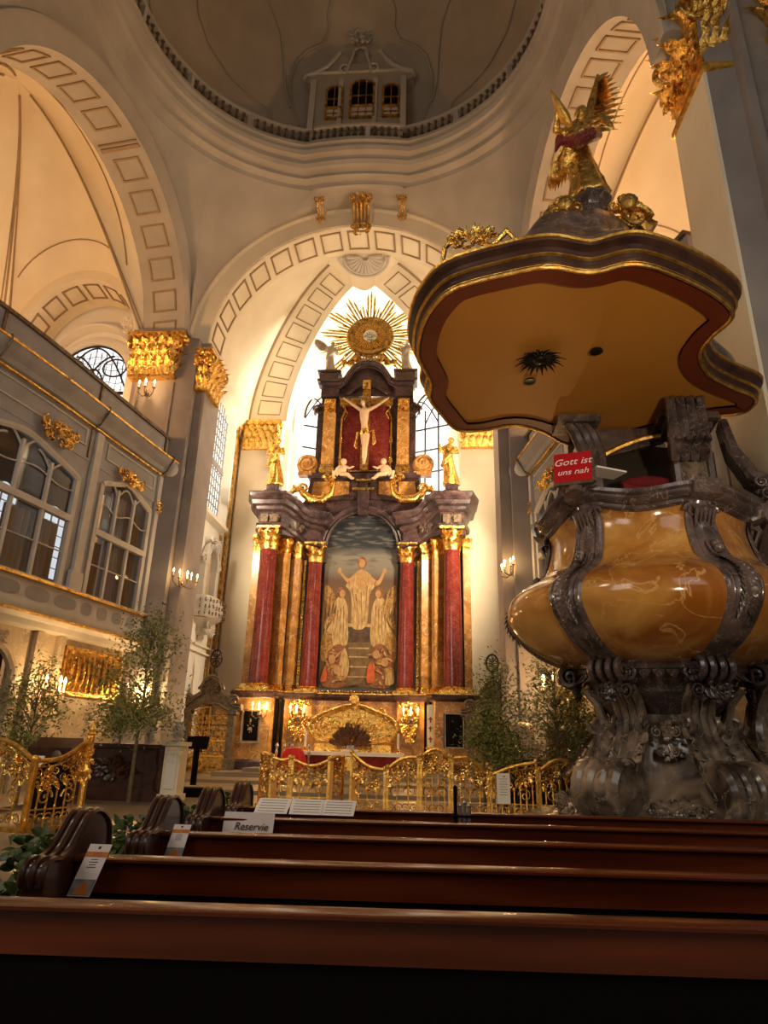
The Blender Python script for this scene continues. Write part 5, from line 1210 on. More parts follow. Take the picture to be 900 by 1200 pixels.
def candle(x, y, z, h, r=.05, lab='', holder=True, m='wax'):
    root = thing('candle', lab, 'candle', (x, y, z)); b = MB(); b.lathe([(r, .1 if holder else 0), (r, h), (r*.3, h+.01)], (x, y, z), 12); obj('wax', b, m, root)
    b = MB(); b.tube([(x, y, z+h), (x, y, z+h+.05)], .008, 5); obj('wick', b, 'black', root)
    if holder: b = MB(); b.lathe([(r*2.4, 0), (r*2.2, .04), (r*.9, .08), (r*1.6, .13), (r*.9, .16)], (x, y, z), 12); obj('holder', b, 'gold', root)
    return root
candle(-1.75, 28.3, 1.205, .75, lab='tall white candle on the left end of the altar table'); candle(2.05, 28.3, 1.205, .75, lab='tall white candle on the right end of the altar table')
# paschal candle
PC = thing('paschal_candle', 'very tall thick decorated candle on a stand at the right of the altar', 'candle', (3.35, 27.8, .52)); b = MB(); b.lathe([(.14, .9), (.14, 2.55), (.03, 2.57)], (3.35, 27.8, .52), 16); obj('wax', b, 'wax', PC)
b = MB(); b.lathe([(.3, 0), (.28, .06), (.08, .14), (.06, .6), (.12, .7), (.06, .8), (.2, .88), (.2, .95)], (3.35, 27.8, .52), 14); obj('stand', b, 'gold', PC)
b = MB(); 
for z in (1.75, 2.15, 2.5): b.box((3.35, 27.655, z), (.06, .02, .22)); b.box((3.35, 27.655, z+.03), (.16, .02, .05))
obj('decoration', b, 'p_red', PC)
for i, (x, z) in enumerate(((-2.45, .52), (-2.15, .52), (-2.75, .52), (-1.45, .52))):
    r = thing('glass_candlestick', ['clear glass candlestick beside the red cloth', 'taller clear glass candlestick right of the red cloth', 'clear glass candlestick at the far left of the altar steps', 'glass candlestick between the red cloth and the altar table'][i], 'candlestick', (x, 27.6, z))
    b = MB(); b.lathe([(.14, 0), (.12, .05), (.03, .1), (.06, .3), (.03, .45), (.07, .6), (.03, .75), (.08, .85), (.04, .95)], (x, 27.6, z), 12); obj('stem', b, 'silver', r)
b = MB()
def rc(u, v):
    a = 2*PI*v; r = [.0, .22, .3, .36, .42][min(4, int(u*4+.01))]; return V(-1.95+r*1.3*math.cos(a)*(1+.1*math.sin(5*a)*u), 26.9+r*math.sin(a)*(1+.1*math.sin(7*a)*u), .94+.38-[0, .02, .15, .35, .8][min(4, int(u*4+.01))])
b.grid(rc, 4, 28, cv=True); tag(obj('red_cloth', b, 'red'), 'bright red cloth draped over a small stand left of the altar', 'cloth')
# altar wall sconces
for x, y, z, lab in ((-2.45, 30.0, 2.55, 'lit sconce on the gilded pedestal left of the oval retable'), (2.5, 30.0, 2.55, 'lit sconce on the gilded pedestal right of the oval retable'), (-3.95, 29.35, 2.6, 'small lit sconce beside the dark portrait panel')):
    sconce((x, y, z), -EY, lab, 3, 1.2, 85)

# ============================================================ SIDE GATES
def gate(s, nm):
    cx = s*5.95; Y = 28.7; root = thing('side_portal', 'dark scrolled portal with a gilded lattice door %s of the altar' % nm, 'portal', (cx, Y, .22))
    b = MB()
    for q in (-1, 1):
        b.box((cx+q*.95, Y, 1.4), (.26, .4, 2.4)); b.box((cx+q*1.0, Y-.05, .5), (.38, .5, .6)); b.box((cx+q*.98, Y-.05, 2.65), (.42, .55, .18))
    obj('post', b, 'bronze', root)
    b = MB(); prof = [(-1.35, 2.72), (-1.35, 2.95), (-1.0, 3.0), (-.85, 3.2), (-.6, 3.32), (-.42, 3.45), (-.45, 3.7), (-.3, 4.0), (0, 4.15), (.3, 4.0), (.45, 3.7), (.42, 3.45), (.6, 3.32), (.85, 3.2), (1.0, 3.0), (1.35, 2.95), (1.35, 2.72), (.8, 2.72), (.45, 2.92), (0, 3.0), (-.45, 2.92), (-.8, 2.72)]
    b.prism([(x+cx, z) for x, z in prof], (0, Y-.18, 0), EX, UP, EY, .36)
    for k in (0, .1): b.tube([V(cx+x, Y-.22-k*.4, z-k) for x, z in prof[1:16]], .06-.2*k, 6)
    b.tube([V(cx+x, Y-.24, z) for x, z in prof[17:]]+[V(cx-1.3, Y-.24, 2.72)], .06, 6)
    for q in (-1, 1): b.spiral((cx+q*.95, Y-.22, 3.12), EX*q, UP, .25, 1.5, .07); b.spiral((cx+q*.35, Y-.22, 3.55), EX*q, UP, .2, 1.5, .06)
    ornament(b, (cx, Y-.25, 3.6), EX, UP, -EY, .45, .6, .12, 4, .7); obj('pediment', b, 'bronze', root)
    b = MB(); b.lathe([(.18, 0), (.1, .12), (.05, .3), (.04, .42)], (cx, Y, 4.12), 10); o = V(cx, Y, 4.88)
    b.tube([o+V(.25*math.cos(t), 0, .36*math.sin(t)) for t in [2*PI*i/24 for i in range(25)]], .04, 6)
    for t in (0, PI/4, PI/2, PI*.75): b.tube([o+V(.24*math.cos(t), 0, .34*math.sin(t)), o-V(.24*math.cos(t), 0, .34*math.sin(t))], .02, 5)
    for t in range(4): b.spiral(o+V(.1*math.cos(t*PI/2+.78), 0, .14*math.sin(t*PI/2+.78)), EX, UP, .08, 1, .018, t, n=4, N=10)
    obj('finial', b, 'iron', root)
    for q in (-1, 1):
        b = MB(); x0 = cx+q*.41
        for i in range(4):
            for j in range(9):
                zz = .95+j*.21
                if zz > 2.72-.1*abs(i-1.5)*(1): continue
                b.spiral((x0+(i-1.5)*.185, Y, zz), EX*(1 if (i+j) % 2 else -1), UP, .1, 1.3, .028, j, n=5, N=12)
        for xx in (-.40, .40): b.box((x0+xx, Y, 1.7), (.05, .08, 2.3))
        for zz in (.9, 1.5): b.box((x0, Y, zz), (.8, .06, .05))
        b.tube([V(x0-.4*q, Y, 2.85), V(x0, Y, 2.80), V(x0+.4*q, Y, 2.6)], .03, 5); lf = obj('door_leaf', b, 'goldrail', root)
        b = MB(); b.box((x0, Y, .56), (.82, .1, .62)); b2 = MB(); b2.tube([V(x0+.3*math.cos(t), Y-.06, .56+.2*math.sin(t)) for t in [2*PI*i/16 for i in range(17)]], .02, 5); obj('kick_panel', b, 'golddull', lf); obj('kick_moulding', b2, 'gold', lf)
    # flanking marble screens
    b = MB()
    b.box((cx-s*0+ (-1.35 if s < 0 else 1.35)*1.0, Y+.2, 1.55), (.45, .3, 2.6)); obj('side_screen', b, 'wallmarble', root)
gate(-1, 'left'); gate(1, 'right')

# ============================================================ PULPIT
PX, PY = 6.6, 10.0
PU = thing('pulpit', 'bulging amber marble pulpit with dark carved ribs on a scrolled stem', 'pulpit', (PX, PY, 0))
def Pp(name, b, m, par=None, **k): return obj(name, b, m, par or PU, **k)
RIB = [math.radians(222+61*i) for i in range(-1, 3)]+[math.radians(100), math.radians(40)]
CP = [(.80, 2.55), (1.25, 2.62), (1.70, 2.85), (1.98, 3.15), (2.05, 3.36), (1.98, 3.56), (1.80, 3.71), (1.62, 3.82), (1.52, 3.95), (1.44, 4.13), (1.39, 4.33), (1.38, 4.48), (1.42, 4.61)]
CPs = smoothpoly(CP, 3)
def rimz(q):   # rim dips between the ribs, peaks at the reading desk
    return .12*math.exp(-((q-math.radians(215))/.35)**2)+.05*math.cos(6*(q-math.radians(222)))
def cup(q, i, off=0.0):
    r, z = CPs[i]; t = max(0, (z-3.95)/.66)
    lob = 1+.028*abs(math.sin(2.95*(q-math.radians(222))))*(1.6 if z < 3.9 else .6)
    return V(PX+(r*lob+off)*math.cos(q), PY+(r*lob+off)*math.sin(q), z+t*rimz(q))
nC = len(CPs)
b = MB(); n = 96
b.grid(lambda u, v: cup(2*PI*u, min(nC-1, int(round(v*(nC-1))))), n, nC-1, cu=True); Pp('cup', b, 'onyx')
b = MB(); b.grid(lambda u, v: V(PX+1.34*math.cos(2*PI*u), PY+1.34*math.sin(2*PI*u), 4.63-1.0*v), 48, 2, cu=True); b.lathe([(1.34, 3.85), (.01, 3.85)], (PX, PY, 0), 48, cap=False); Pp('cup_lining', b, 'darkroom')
for q0 in RIB:
    b = MB(); e = V(-math.sin(q0), math.cos(q0), 0)
    for j, (da, off, hw) in enumerate(((0, .10, .15), (-.13, .08, .05), (.13, .08, .05))):
        b.grid(lambda u, v: (lambda i, w_: cup(q0, i, off*math.sin(PI*(.06+.88*v)))+e*(da*(1+.5*math.sin(PI*u))+(v-.5)*2*hw*(1+.35*math.sin(PI*u))))(int(round(u*(nC-1))), 0), nC-1, 6)
    rb = Pp('rib', b, 'pulpitdark')
    b = MB()
    for i in range(9, 27, 1):
        p = cup(q0, i, .12); d = (cup(q0, max(0, i-2), .1)-cup(q0, i, .1)).normalized(); o = V(math.cos(q0), math.sin(q0), 0)
        for sg in (-1, 1): b.leaf(p+e*sg*.02-o*.03, d+e*sg*.45, o, .2, .11, .15, 5, .15)
    for i in (24, 25): b.ball(cup(q0, i, .17), .07, 8, 5)
    p = cup(q0, nC-4, .08)
    for sg in (-1, 1): b.spiral(p+e*sg*.14, e*sg, UP, .11, 1.4, .03)
    for i in range(5): b.tube([p+e*(-.12+.06*i)+UP*.1, p+e*(-.12+.06*i)+V(math.cos(q0), math.sin(q0), 0)*.1, p+e*(-.12+.06*i)-UP*.22], [.03, .035, .015], 6)
    obj('rib_carving', b, 'pulpitdark', rb)
b = MB()
rim = [V(PX+1.44*math.cos(q), PY+1.44*math.sin(q), 4.63+rimz(q)) for q in [2*PI*i/96 for i in range(96)]]
def ringsweep(b, pts, prof, cx, cy):
    k = len(prof); m_ = len(pts); P = []
    for p in pts:
        d = V(p.x-cx, p.y-cy, 0).normalized()
        for o, z in prof: P.append(p+d*o+UP*z)
    b.add(P, [(i*k+j, ((i+1) % m_)*k+j, ((i+1) % m_)*k+(j+1) % k, i*k+(j+1) % k) for i in range(m_) for j in range(k)])
ringsweep(b, rim, [(-.12, -.02), (.0, -.05), (.06, -.02), (.05, .03), (.12, .06), (.16, .10), (.15, .14), (.20, .17), (.20, .22), (-.12, .22)], PX, PY); Pp('rim', b, 'pulpitdark')
b = MB(); 
for q0 in RIB: ringsweep(b, [V(PX+1.44*math.cos(q0+x*.03), PY+1.44*math.sin(q0+x*.03), 4.63+rimz(q0)) for x in range(-4, 5)]+[V(PX+1.2*math.cos(q0+x*.03), PY+1.2*math.sin(q0+x*.03), 4.63+rimz(q0)) for x in range(4, -5, -1)], [(.0, -.03), (.22, .04), (.27, .24), (0, .26)], PX, PY)
Pp('rim_break', b, 'pulpitdark')
# collar and stem
b = MB(); b.lathe([(.9, 2.72), (1.12, 2.62), (1.16, 2.5), (1.0, 2.42), (.92, 2.3), (.98, 2.22), (.85, 2.12), (.70, 1.95)], (PX, PY, 0), 36, wob=lambda q, z: 1+.03*math.cos(6*(q-RIB[1]))); cl = Pp('collar', b, 'pulpitdark')
b = MB()
for i in range(40): q = 2*PI*i/40; d = V(math.cos(q), math.sin(q), 0); b.leaf(V(PX, PY, 2.62)+d*1.06, -UP, d, .3, .16, .6, 5, .1)
for q0 in RIB: 
    d = V(math.cos(q0), math.sin(q0), 0); e = V(-d.y, d.x, 0)
    ornament(b, V(PX, PY, 2.35)+d*1.08, e, UP, d, .7, .55, .22, int(q0*10) % 7, 1.4); 
    for x in (-.2, -.07, .07, .2): b.spiral(V(PX, PY, 2.48)+d*1.22+e*x, d, UP, .16, 1.5, .05, PI/2, -1)
obj('collar_carving', b, 'pulpitdark', cl)
b = MB(); ST = [(.72, 2.25), (.68, 2.0), (.70, 1.85), (.74, 1.83), (.72, 1.78), (.74, 1.6), (.82, 1.35), (.98, 1.1), (1.2, .88), (1.42, .74), (1.5, .66)]
b.lathe(ST, (PX, PY, 0), 48, wob=lambda q, z: 1+.10*math.cos(6*(q-RIB[1]))*(1 if z < 1.8 else .4)); Pp('stem', b, 'stem')
for q0 in RIB:
    d = V(math.cos(q0), math.sin(q0), 0); e = V(-d.y, d.x, 0); b = MB(); o = V(PX, PY, 0)
    path = [(1.02, 2.3), (.86, 2.1), (.80, 1.9), (.88, 1.62), (1.02, 1.35), (1.18, 1.15)]
    big = abs(q0-math.radians(161)) > .05 and q0 > 2
    for x in (-.17, -.06, .06, .17):
        b.tube([o+d*r+UP*z+e*x for r, z in path]+([o+d*1.42+UP*1.27+e*x] if big else [o+d*1.2+UP*1.0+e*x]), [.06, .06, .065, .075, .08, .08, .07], 7)
        if big: b.spiral(o+d*1.45+UP*.98+e*x*1.5, d, UP, .34, 1.7, .095, PI*.6, -1, n=7, N=30)
    if big: b.lathe([(.3, -.33), (.33, -.3), (.33, .3), (.3, .33)], o+d*1.45+UP*.98, 16, axis=e)
    for sg in (-1, 1): b.spiral(o+d*.86+UP*1.82+e*sg*.2, d, UP, .15, 1.5, .045, 0, -1)
    for i in range(10): b.leaf(o+d*(.9+.05*i)+UP*(1.75-.06*i)+e*.24*(1 if i % 2 else -1), d*.4-UP+e*(.5 if i % 2 else -.5), d, .26, .14, .8, 5, .1)
    Pp('scroll_foot', b, 'stem')
    # carving between the scrolls
    q1 = q0+math.radians(30.5); d = V(math.cos(q1), math.sin(q1), 0); e = V(-d.y, d.x, 0); b = MB()
    ornament(b, o+d*.80+UP*1.62, e, UP, d, .34, .6, .16, 3, 1.0); ornament(b, o+d*1.46+UP*.78, e, UP, d, .9, .28, .2, 5, 1.4)
    Pp('festoon', b, 'stem')
b = MB(); b.lathe([(1.5, 0), (1.95, .0), (1.95, .45), (2.05, .52), (2.02, .60), (1.85, .66), (1.4, .68)], (PX, PY, 0), 48); Pp('plinth', b, 'pulpitdark')
# interior cushion and back wall, carried by the pier
b = MB(); b.box((7.15, 11.15, 5.55), (.9, .25, .75)); b.ball((7.15, 11.1, 5.95), (.48, .16, .12), 12, 6); Pp('red_cushion', b, 'winered')
b = MB(); b.extr([(6.1, 11.7), (8.9, 12.3), (8.9, 12.5), (6.0, 12.0)], 2.6, 7.1); Pp('back_panel', b, 'darkroom', ang=20)
b = MB(); b.extr([(7.50, 10.75), (8.15, 10.85), (8.25, 11.3), (7.6, 11.2)], 5.0, 6.9); bp_ = Pp('back_pilaster', b, 'stem', ang=20)
b = MB(); 
for z, k in ((6.85, .1), (7.0, .2), (5.55, .08)): b.extr([(7.5-k, 10.75-k), (8.15+k, 10.85-k), (8.25+k, 11.3+k), (7.6-k, 11.2+k)], z, z+.12)
for x, y in ((7.52, 10.72), (8.13, 10.80)): b.box((x, y, 6.3), (.09, .09, 1.9))
obj('pilaster_moulding', b, 'pulpitdark', bp_)
b = MB()
for x in (0, .16, .32, .48): b.tube([V(7.5+x, 10.65, 6.2), V(7.45+x, 10.45, 6.45), V(7.4+x, 10.3, 6.8), V(7.3+x, 10.05, 7.08)], [.08, .11, .1, .08], 7); b.spiral((7.5+x, 10.5, 6.4), V(-.2, -1, 0).normalized(), UP, .2, 1.5, .06)
obj('corbel', b, 'pulpitdark', bp_)
b = MB()
for x in (0, .14, .28): b.tube([V(6.15+x, 11.2, 6.2), V(6.05+x, 11.0, 6.5), V(5.9+x, 10.9, 6.85), V(5.72+x, 10.85, 7.08)], [.08, .11, .1, .08], 7)
b.box((6.2, 11.4, 6.0), (.4, .4, 1.6)); b.box((5.95, 11.0, 7.05), (.75, .6, .14)); Pp('left_corbel', b, 'pulpitdark')
b = MB(); b.tube([V(6.35+1.2*t, 11.25-.1*t, 6.5+.4*math.sin(t*PI*.5)) for t in [i/10 for i in range(11)]], .05, 6); Pp('gold_bead', b, 'goldrail')
b = MB(); b.prism([(6.3, 6.5), (7.6, 6.85), (7.6, 7.12), (6.3, 7.12)], (0, 11.3, 0), EX, UP, EY, .1); Pp('lintel', b, 'pulpitdark')
# scrolled wing and stair string towards the pier
b = MB()
for x in (0, .12, .24, .36):
    b.tube([V(8.35+x*.3, 10.6+x, 6.9), V(8.4+x*.3, 10.5+x, 6.3), V(8.6+x*.3, 10.4+x, 5.8), V(9.0+x*.3, 10.3+x, 5.5), V(9.05+x*.3, 10.25+x, 5.15), V(8.75+x*.3, 10.2+x, 4.8), V(8.5+x*.3, 10.15+x, 4.3), V(8.45+x*.3, 10.1+x, 3.8)], [.08, .1, .12, .15, .2, .22, .2, .15], 8)
    b.spiral((8.75+x*.3, 10.0+x, 5.0), V(1, -.3, 0).normalized(), UP, .3, 1.6, .09)
ornament(b, (8.75, 10.0, 5.45), V(1, -.2, 0).normalized(), UP, V(-.2, -1, 0).normalized(), .7, .5, .2, 8, 1.2); Pp('scroll_wing', b, 'pulpitdark')
b = MB(); c = V(8.75, 9.8, 1.65)
for k, r in ((0, .95), (.13, .85), (.26, .95)): b.tube([c+V(r*math.cos(t), k, r*math.sin(t)*1.1) for t in [math.radians(a) for a in range(60, 285, 12)]], .10, 7)
b.box((9.1, 10.5, 1.3), (.7, .8, 2.6)); b.ball(c+V(.3, 0, -.3), (.3, .3, .26)); Pp('stair_bracket', b, 'stem')

# sign on the reading desk
SG = thing('sign_board', 'red board with pale script lettering fixed on the corner of the pulpit rim', 'sign', (5.33, 8.85, 5.12)); 
sn = V(-.33, -1, .0).normalized(); se = V(-sn.y, sn.x, 0); su = (UP-sn*.28).normalized(); sc0 = V(5.33, 8.8, 5.26)
b = MB(); b.obox(sc0, se, sn, su, .52, .05, .52); obj('panel', b, 'redsign', SG)
b = MB(); b.obox(sc0-su*.28-sn*.02, se, sn, su, .54, .09, .05); b.obox(sc0+se*.28-sn*.03, se, sn, su, .04, .1, .56); obj('frame', b, 'bronze', SG)
b = MB(); b.obox(sc0-sn*.30+se*.42-su*.02, (se-sn*.9).normalized(), su, (se*.9+sn).normalized(), .5, .03, .3); obj('side_flap', b, 'paper', SG)
b = MB(); b.tube([sc0-su*.42-sn*.1, sc0-su*.05-sn*.1], .12, 8); obj('desk_support', b, 'pulpitdark', SG)
inv = pmat(SG).inverted()
def tmat(c_, e_, u_, n_): return Matrix(((e_.x, u_.x, n_.x, c_.x), (e_.y, u_.y, n_.y, c_.y), (e_.z, u_.z, n_.z, c_.z), (0, 0, 0, 1)))
nn = se.cross(su)
text('lettering', 'Gott ist', 'inkwhite', SG, inv @ tmat(sc0+su*.08+nn*.03, se, su, nn), .165, italic=.3)
text('lettering', 'uns nah', 'inkwhite', SG, inv @ tmat(sc0-su*.10+nn*.03, se, su, nn), .14, italic=.3)

# ============================================================ SOUNDING BOARD
FP = [(3.10, 8.76), (3.16, 8.1), (3.32, 7.6), (3.6, 7.2), (4.2, 6.95), (4.76, 6.82), (5.31, 6.94), (5.81, 6.80), (6.42, 7.05), (7.1, 7.5), (7.45, 7.92), (7.36, 8.4), (7.38, 8.88), (7.7, 9.4), (8.2, 9.8), (8.78, 10.2), (8.8, 10.7), (8.2, 10.9), (7.7, 11.3), (7.1, 11.7), (6.55, 11.95), (5.95, 11.94), (5.4, 11.4), (4.85, 11.15), (4.3, 11.35), (3.8, 11.3), (3.5, 10.7), (3.28, 10.1), (3.3, 9.6), (3.2, 9.2)]
Q = FP+FP[:1]
def closed_smooth(P, n=5):
    out = []; m = len(P)
    for i in range(m):
        p0, p1, p2, p3 = P[i-1], P[i], P[(i+1) % m], P[(i+2) % m]
        for k in range(n):
            t = k/n; out.append(tuple(0.5*((2*p1[j])+(-p0[j]+p2[j])*t+(2*p0[j]-5*p1[j]+4*p2[j]-p3[j])*t*t+(-p0[j]+3*p1[j]-3*p2[j]+p3[j])*t**3) for j in range(2)))
    return out
FS = closed_smooth(FP); CX_, CY_ = 5.75, 9.2
SBD = thing('sounding_board', 'large wavy edged canopy with an orange underside above the pulpit', 'canopy', (CX_, CY_, 7.4))
def S(name, b, m, **k): return obj(name, b, m, SBD, **k)
def ring(off, z): # inward offset by scaling along normals
    m_ = len(FS); R_ = []
    for i in range(m_):
        a, c = FS[i-1], FS[(i+1) % m_]; dx, dy = c[0]-a[0], c[1]-a[1]; L = math.hypot(dx, dy) or 1
        R_.append(V(FS[i][0]-dy/L*off, FS[i][1]+dx/L*off, z-.38))
    return R_
def rings(b, specs):
    rs = [ring(o, z) for o, z in specs]; m_ = len(FS)
    P = [p for r_ in rs for p in r_]
    b.add(P, [(j*m_+i, j*m_+(i+1) % m_, (j+1)*m_+(i+1) % m_, (j+1)*m_+i) for j in range(len(rs)-1) for i in range(m_)])
area = sum(FS[i-1][0]*FS[i][1]-FS[i][0]*FS[i-1][1] for i in range(len(FS)))
sg_ = 1 if area > 0 else -1      # ring(+off) must go inwards
b = MB(); rings(b, [(sg_*.30, 7.50), (sg_*.06, 7.50)]); S('red_border', b, 'canopyfriz')
rp2 = ring(sg_*.30, 7.54); b = MB(); m_ = len(rp2)
b.add(rp2+[V(CX_, CY_, 7.17)], [(i, (i+1) % m_, m_) for i in range(m_)]); S('soffit', b, 'canopy', smooth=False)
b = MB(); rings(b, [(sg_*.05, 7.50), (sg_*.03, 7.475), (sg_*.0, 7.475), (-sg_*.02, 7.52)]); rings(b, [(-sg_*.115, 7.83), (-sg_*.15, 7.84), (-sg_*.155, 7.875), (-sg_*.12, 7.9)]); rings(b, [(-sg_*.04, 7.63), (-sg_*.075, 7.64), (-sg_*.07, 7.665)]); S('gold_edge', b, 'goldrail')
b = MB(); rings(b, [(-sg_*.02, 7.50), (-sg_*.0, 7.60), (-sg_*.06, 7.66), (-sg_*.05, 7.76), (-sg_*.13, 7.80), (-sg_*.13, 7.9), (sg_*.3, 8.0)]); S('rim', b, 'canopyrim')
def scaled(k, z): return [V(CX_+(p[0]-CX_)*k+.2*(1-k), CY_+(p[1]-CY_)*k+.15*(1-k), z-.38*max(0, min(1, (9.7-z)/1.7))) for p in FS]
b = MB(); sp = [(.94, 7.98), (.88, 8.25), (.78, 8.45), (.62, 8.7), (.5, 9.0), (.42, 9.35), (.36, 9.6), (.27, 9.75), (.22, 9.9)]
P = [p for k, z in sp for p in scaled(k, z)]; b.add(P, [(j*m_+i, j*m_+(i+1) % m_, (j+1)*m_+(i+1) % m_, (j+1)*m_+i) for j in range(len(sp)-1) for i in range(m_)]+[tuple(range((len(sp)-1)*m_, len(sp)*m_))]); S('stepped_roof', b, 'pulpitdark')
b = MB(); cc = (6.1, 9.3)
b.lathe([(.40, 9.8), (.36, 9.95), (.2, 10.05), (.2, 10.35), (.26, 10.42), (.36, 10.48), (.36, 10.54), (.1, 10.56)], (*cc, 0), 8, rz=PI/8); S('top_pedestal', b, 'pulpitdark', ang=25)
b = MB(); ornament(b, (3.85, 7.15, 7.85), V(1, -.25, 0).normalized(), UP, V(-.3, -1, 0).normalized(), .8, .3, .2, 4, 1.0)
b.tube([V(3.45, 7.45, 7.6), V(3.5, 7.4, 7.95), V(3.7, 7.25, 8.1), V(3.9, 7.15, 7.85), V(4.1, 7.05, 7.65), V(4.3, 7.0, 7.85), V(4.45, 7.0, 7.65)], [.03, .045, .05, .04, .04, .05, .02], 6); S('edge_crest', b, 'gold')
b = MB()
for s in (-1, 1):
    ornament(b, (6.1+s*.5, 9.15, 10.05), EX, UP, -EY, .55, .75, .35, 5+s, 1.8); b.spiral((6.1+s*.62, 9.0, 9.9), EX*s, UP, .25, 1.5, .07)
S('crown_ornament', b, 'gold')
b = MB()
for s in (-1, 1):
    c = V(6.1+s*.52, 8.95, 10.15); b.ball(c, (.14, .14, .17), 10, 7); b.ball(c+V(0, -.13, -.01), .03, 6, 4)
    for k in range(9): b.ball(c+V(.13*math.cos(k*.7), .02, .1+.07*math.sin(k*.7)), .05, 6, 4)
b.tube([V(6.5, 9.3, 9.7), V(6.8, 9.2, 10.0), V(7.05, 9.2, 9.8)], [.1, .2, .16], 8); S('cherub_head', b, 'golddull')
b = MB(); o = V(4.98, 8.9, 7.13)
for i in range(24):
    a = 2*PI*i/24; d = V(math.cos(a), math.sin(a), 0); L = .32 if i % 2 else .24
    b.leaf(o+d*.08, d, -UP, L, .06, .25, 4); b.tube([o+d*.1-UP*.02, o+d*L*.95-UP*.05], [.025, .008], 5)
b.ball(o-UP*.03, (.11, .11, .06), 10, 6); S('soffit_star', b, 'iron')
for x, y in ((4.93, 9.6), (5.8, 8.75)):
    b = MB(); b.lathe([(.035, .0), (.09, 0), (.1, -.03), (.03, -.02)], (x, y, 7.16), 14); S('spotlight_socket', b, 'iron')
# angel with trumpet
AG = figure((6.0, 9.25, 10.52), 2.15, -PI/2-.35, seed=3, robe='gold', lab='gilded winged angel holding a pointed horn on top of the pulpit canopy', armL=[(.2, .06, .74), (.26, .1, .60)], armR=[(-.17, .1, .72), (-.13, .18, .86)],
            wings=[(1, (.20, -.15, 1.5)), (-1, (-.22, -.12, .62))], name='angel_statue')
b = MB(); b.tube([V(5.78, 8.95, 11.95), V(5.70, 8.93, 12.1), V(5.57, 8.88, 12.4), V(5.46, 8.85, 12.7)], [.05, .1, .07, .01], 8); obj('horn', b, 'goldrail', AG)
b = MB(); b.tube([V(5.6, 9.0, 11.62), V(5.85, 8.9, 11.5), V(6.1, 8.9, 11.65), V(6.3, 9.1, 11.85)], [.06, .12, .13, .08], 8); b.tube([V(5.6, 9.0, 11.7), V(5.5, 9.0, 11.4)], [.09, .02], 6); obj('sash', b, 'redmarble', AG)

# ============================================================ PEWS
def pew(y, x0, lab, end=True):
    root = thing('pew', lab, 'pew', (x0, y, 0), 0, 'mahogany pews'); X1 = 9.0; L = X1-x0; cx = x0+L/2
    b = MB(); b.box((cx, y+.02, .898), (L, .035, .115)); obj('backrest', b, 'mahog', root)
    b = MB(); b.prism([(-.03, .955), (-.045, .96), (-.045, .97), (-.03, .977), (.05, .977), (.05, .955)], (x0, y+.02, 0), EY, UP, EX, L); obj('top_rail', b, 'mahog', root)
    b = MB(); b.box((cx, y+.035, .42), (L, .03, .84)); obj('shade_panel', b, 'black', root)  # black board paints in the unlit gap below the backrest
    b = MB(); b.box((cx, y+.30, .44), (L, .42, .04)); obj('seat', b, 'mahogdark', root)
    if end:
        b = MB(); pr = smoothpoly([(.20, 0), (.22, .5), (.23, .85), (.24, 1.0), (.20, 1.08), (.12, 1.125), (.04, 1.14), (-.03, 1.12), (-.10, 1.06), (-.16, 1.01), (-.24, .985), (-.31, .99), (-.36, .97), (-.37, .92), (-.34, .86), (-.33, .6), (-.34, 0)], 4)
        b.prism(pr, (x0-.09, y+.10, 0), EY, UP, EX, .085)
        for xx in (-.09, -.0475, -.005): b.tube([V(x0+xx, y+.10+p[0], p[1]+.004) for p in pr[8:-10]], .013, 6)
        obj('bench_end', b, 'mahogdark', root)
    root.rotation_euler = (0, 0, .05); return root
pew(2.05, -1.2, 'nearest mahogany pew filling the whole width of the foreground', False)
pew(3.06, 1.80, 'second mahogany pew with a curved end and a leaflet at its left')
pew(3.93, 1.84, 'third mahogany pew with a curved end and a narrow leaflet at its left')
pew(4.79, 1.84, 'fourth mahogany pew carrying the reserved sign at its left end')
pew(5.6, 1.84, 'farthest mahogany pew with white sheets lying before it')
def garland(y, lab, sc_=1.0, sd=0):
    root = thing('leaf_garland', lab, 'garland', (1.74, y-.12, .93)); R = random.Random(sd); b = MB()
    for i in range(170):
        p = V(1.70-abs(R.gauss(0, .04))*sc_, y-.02+R.uniform(-.16, .12)*sc_, .93+R.uniform(-.13, .10)*sc_)
        d = V(R.uniform(-1.2, .1), R.uniform(-1, 1), R.uniform(-1, .7)); b.leaf(p, d, V(R.uniform(-1, 0), -1, R.uniform(-.2, 1)), .048*sc_*R.uniform(.6, 1.2), .03*sc_, R.uniform(.1, .6), 4)
    obj('leaves', b, 'leafdark', root); b = MB()
    for i in range(7): b.tube([V(1.76, y-.1+.03*i-.1, .93), V(1.70, y-.12+.03*i-.1, .9), V(1.68, y-.14+.04*i-.1, .80)], .004, 4)
    obj('stems', b, 'bark', root)
garland(3.05, 'green leaf garland tied to the end of the second pew', 1.25, 1); garland(3.95, 'green leaf garland tied to the end of the third pew', 1.1, 2); garland(4.8, 'green leaf garland tied to the end of the fourth pew', 1.1, 3); garland(5.62, 'green leaf garland tied to the end of the farthest pew', 1.2, 4)
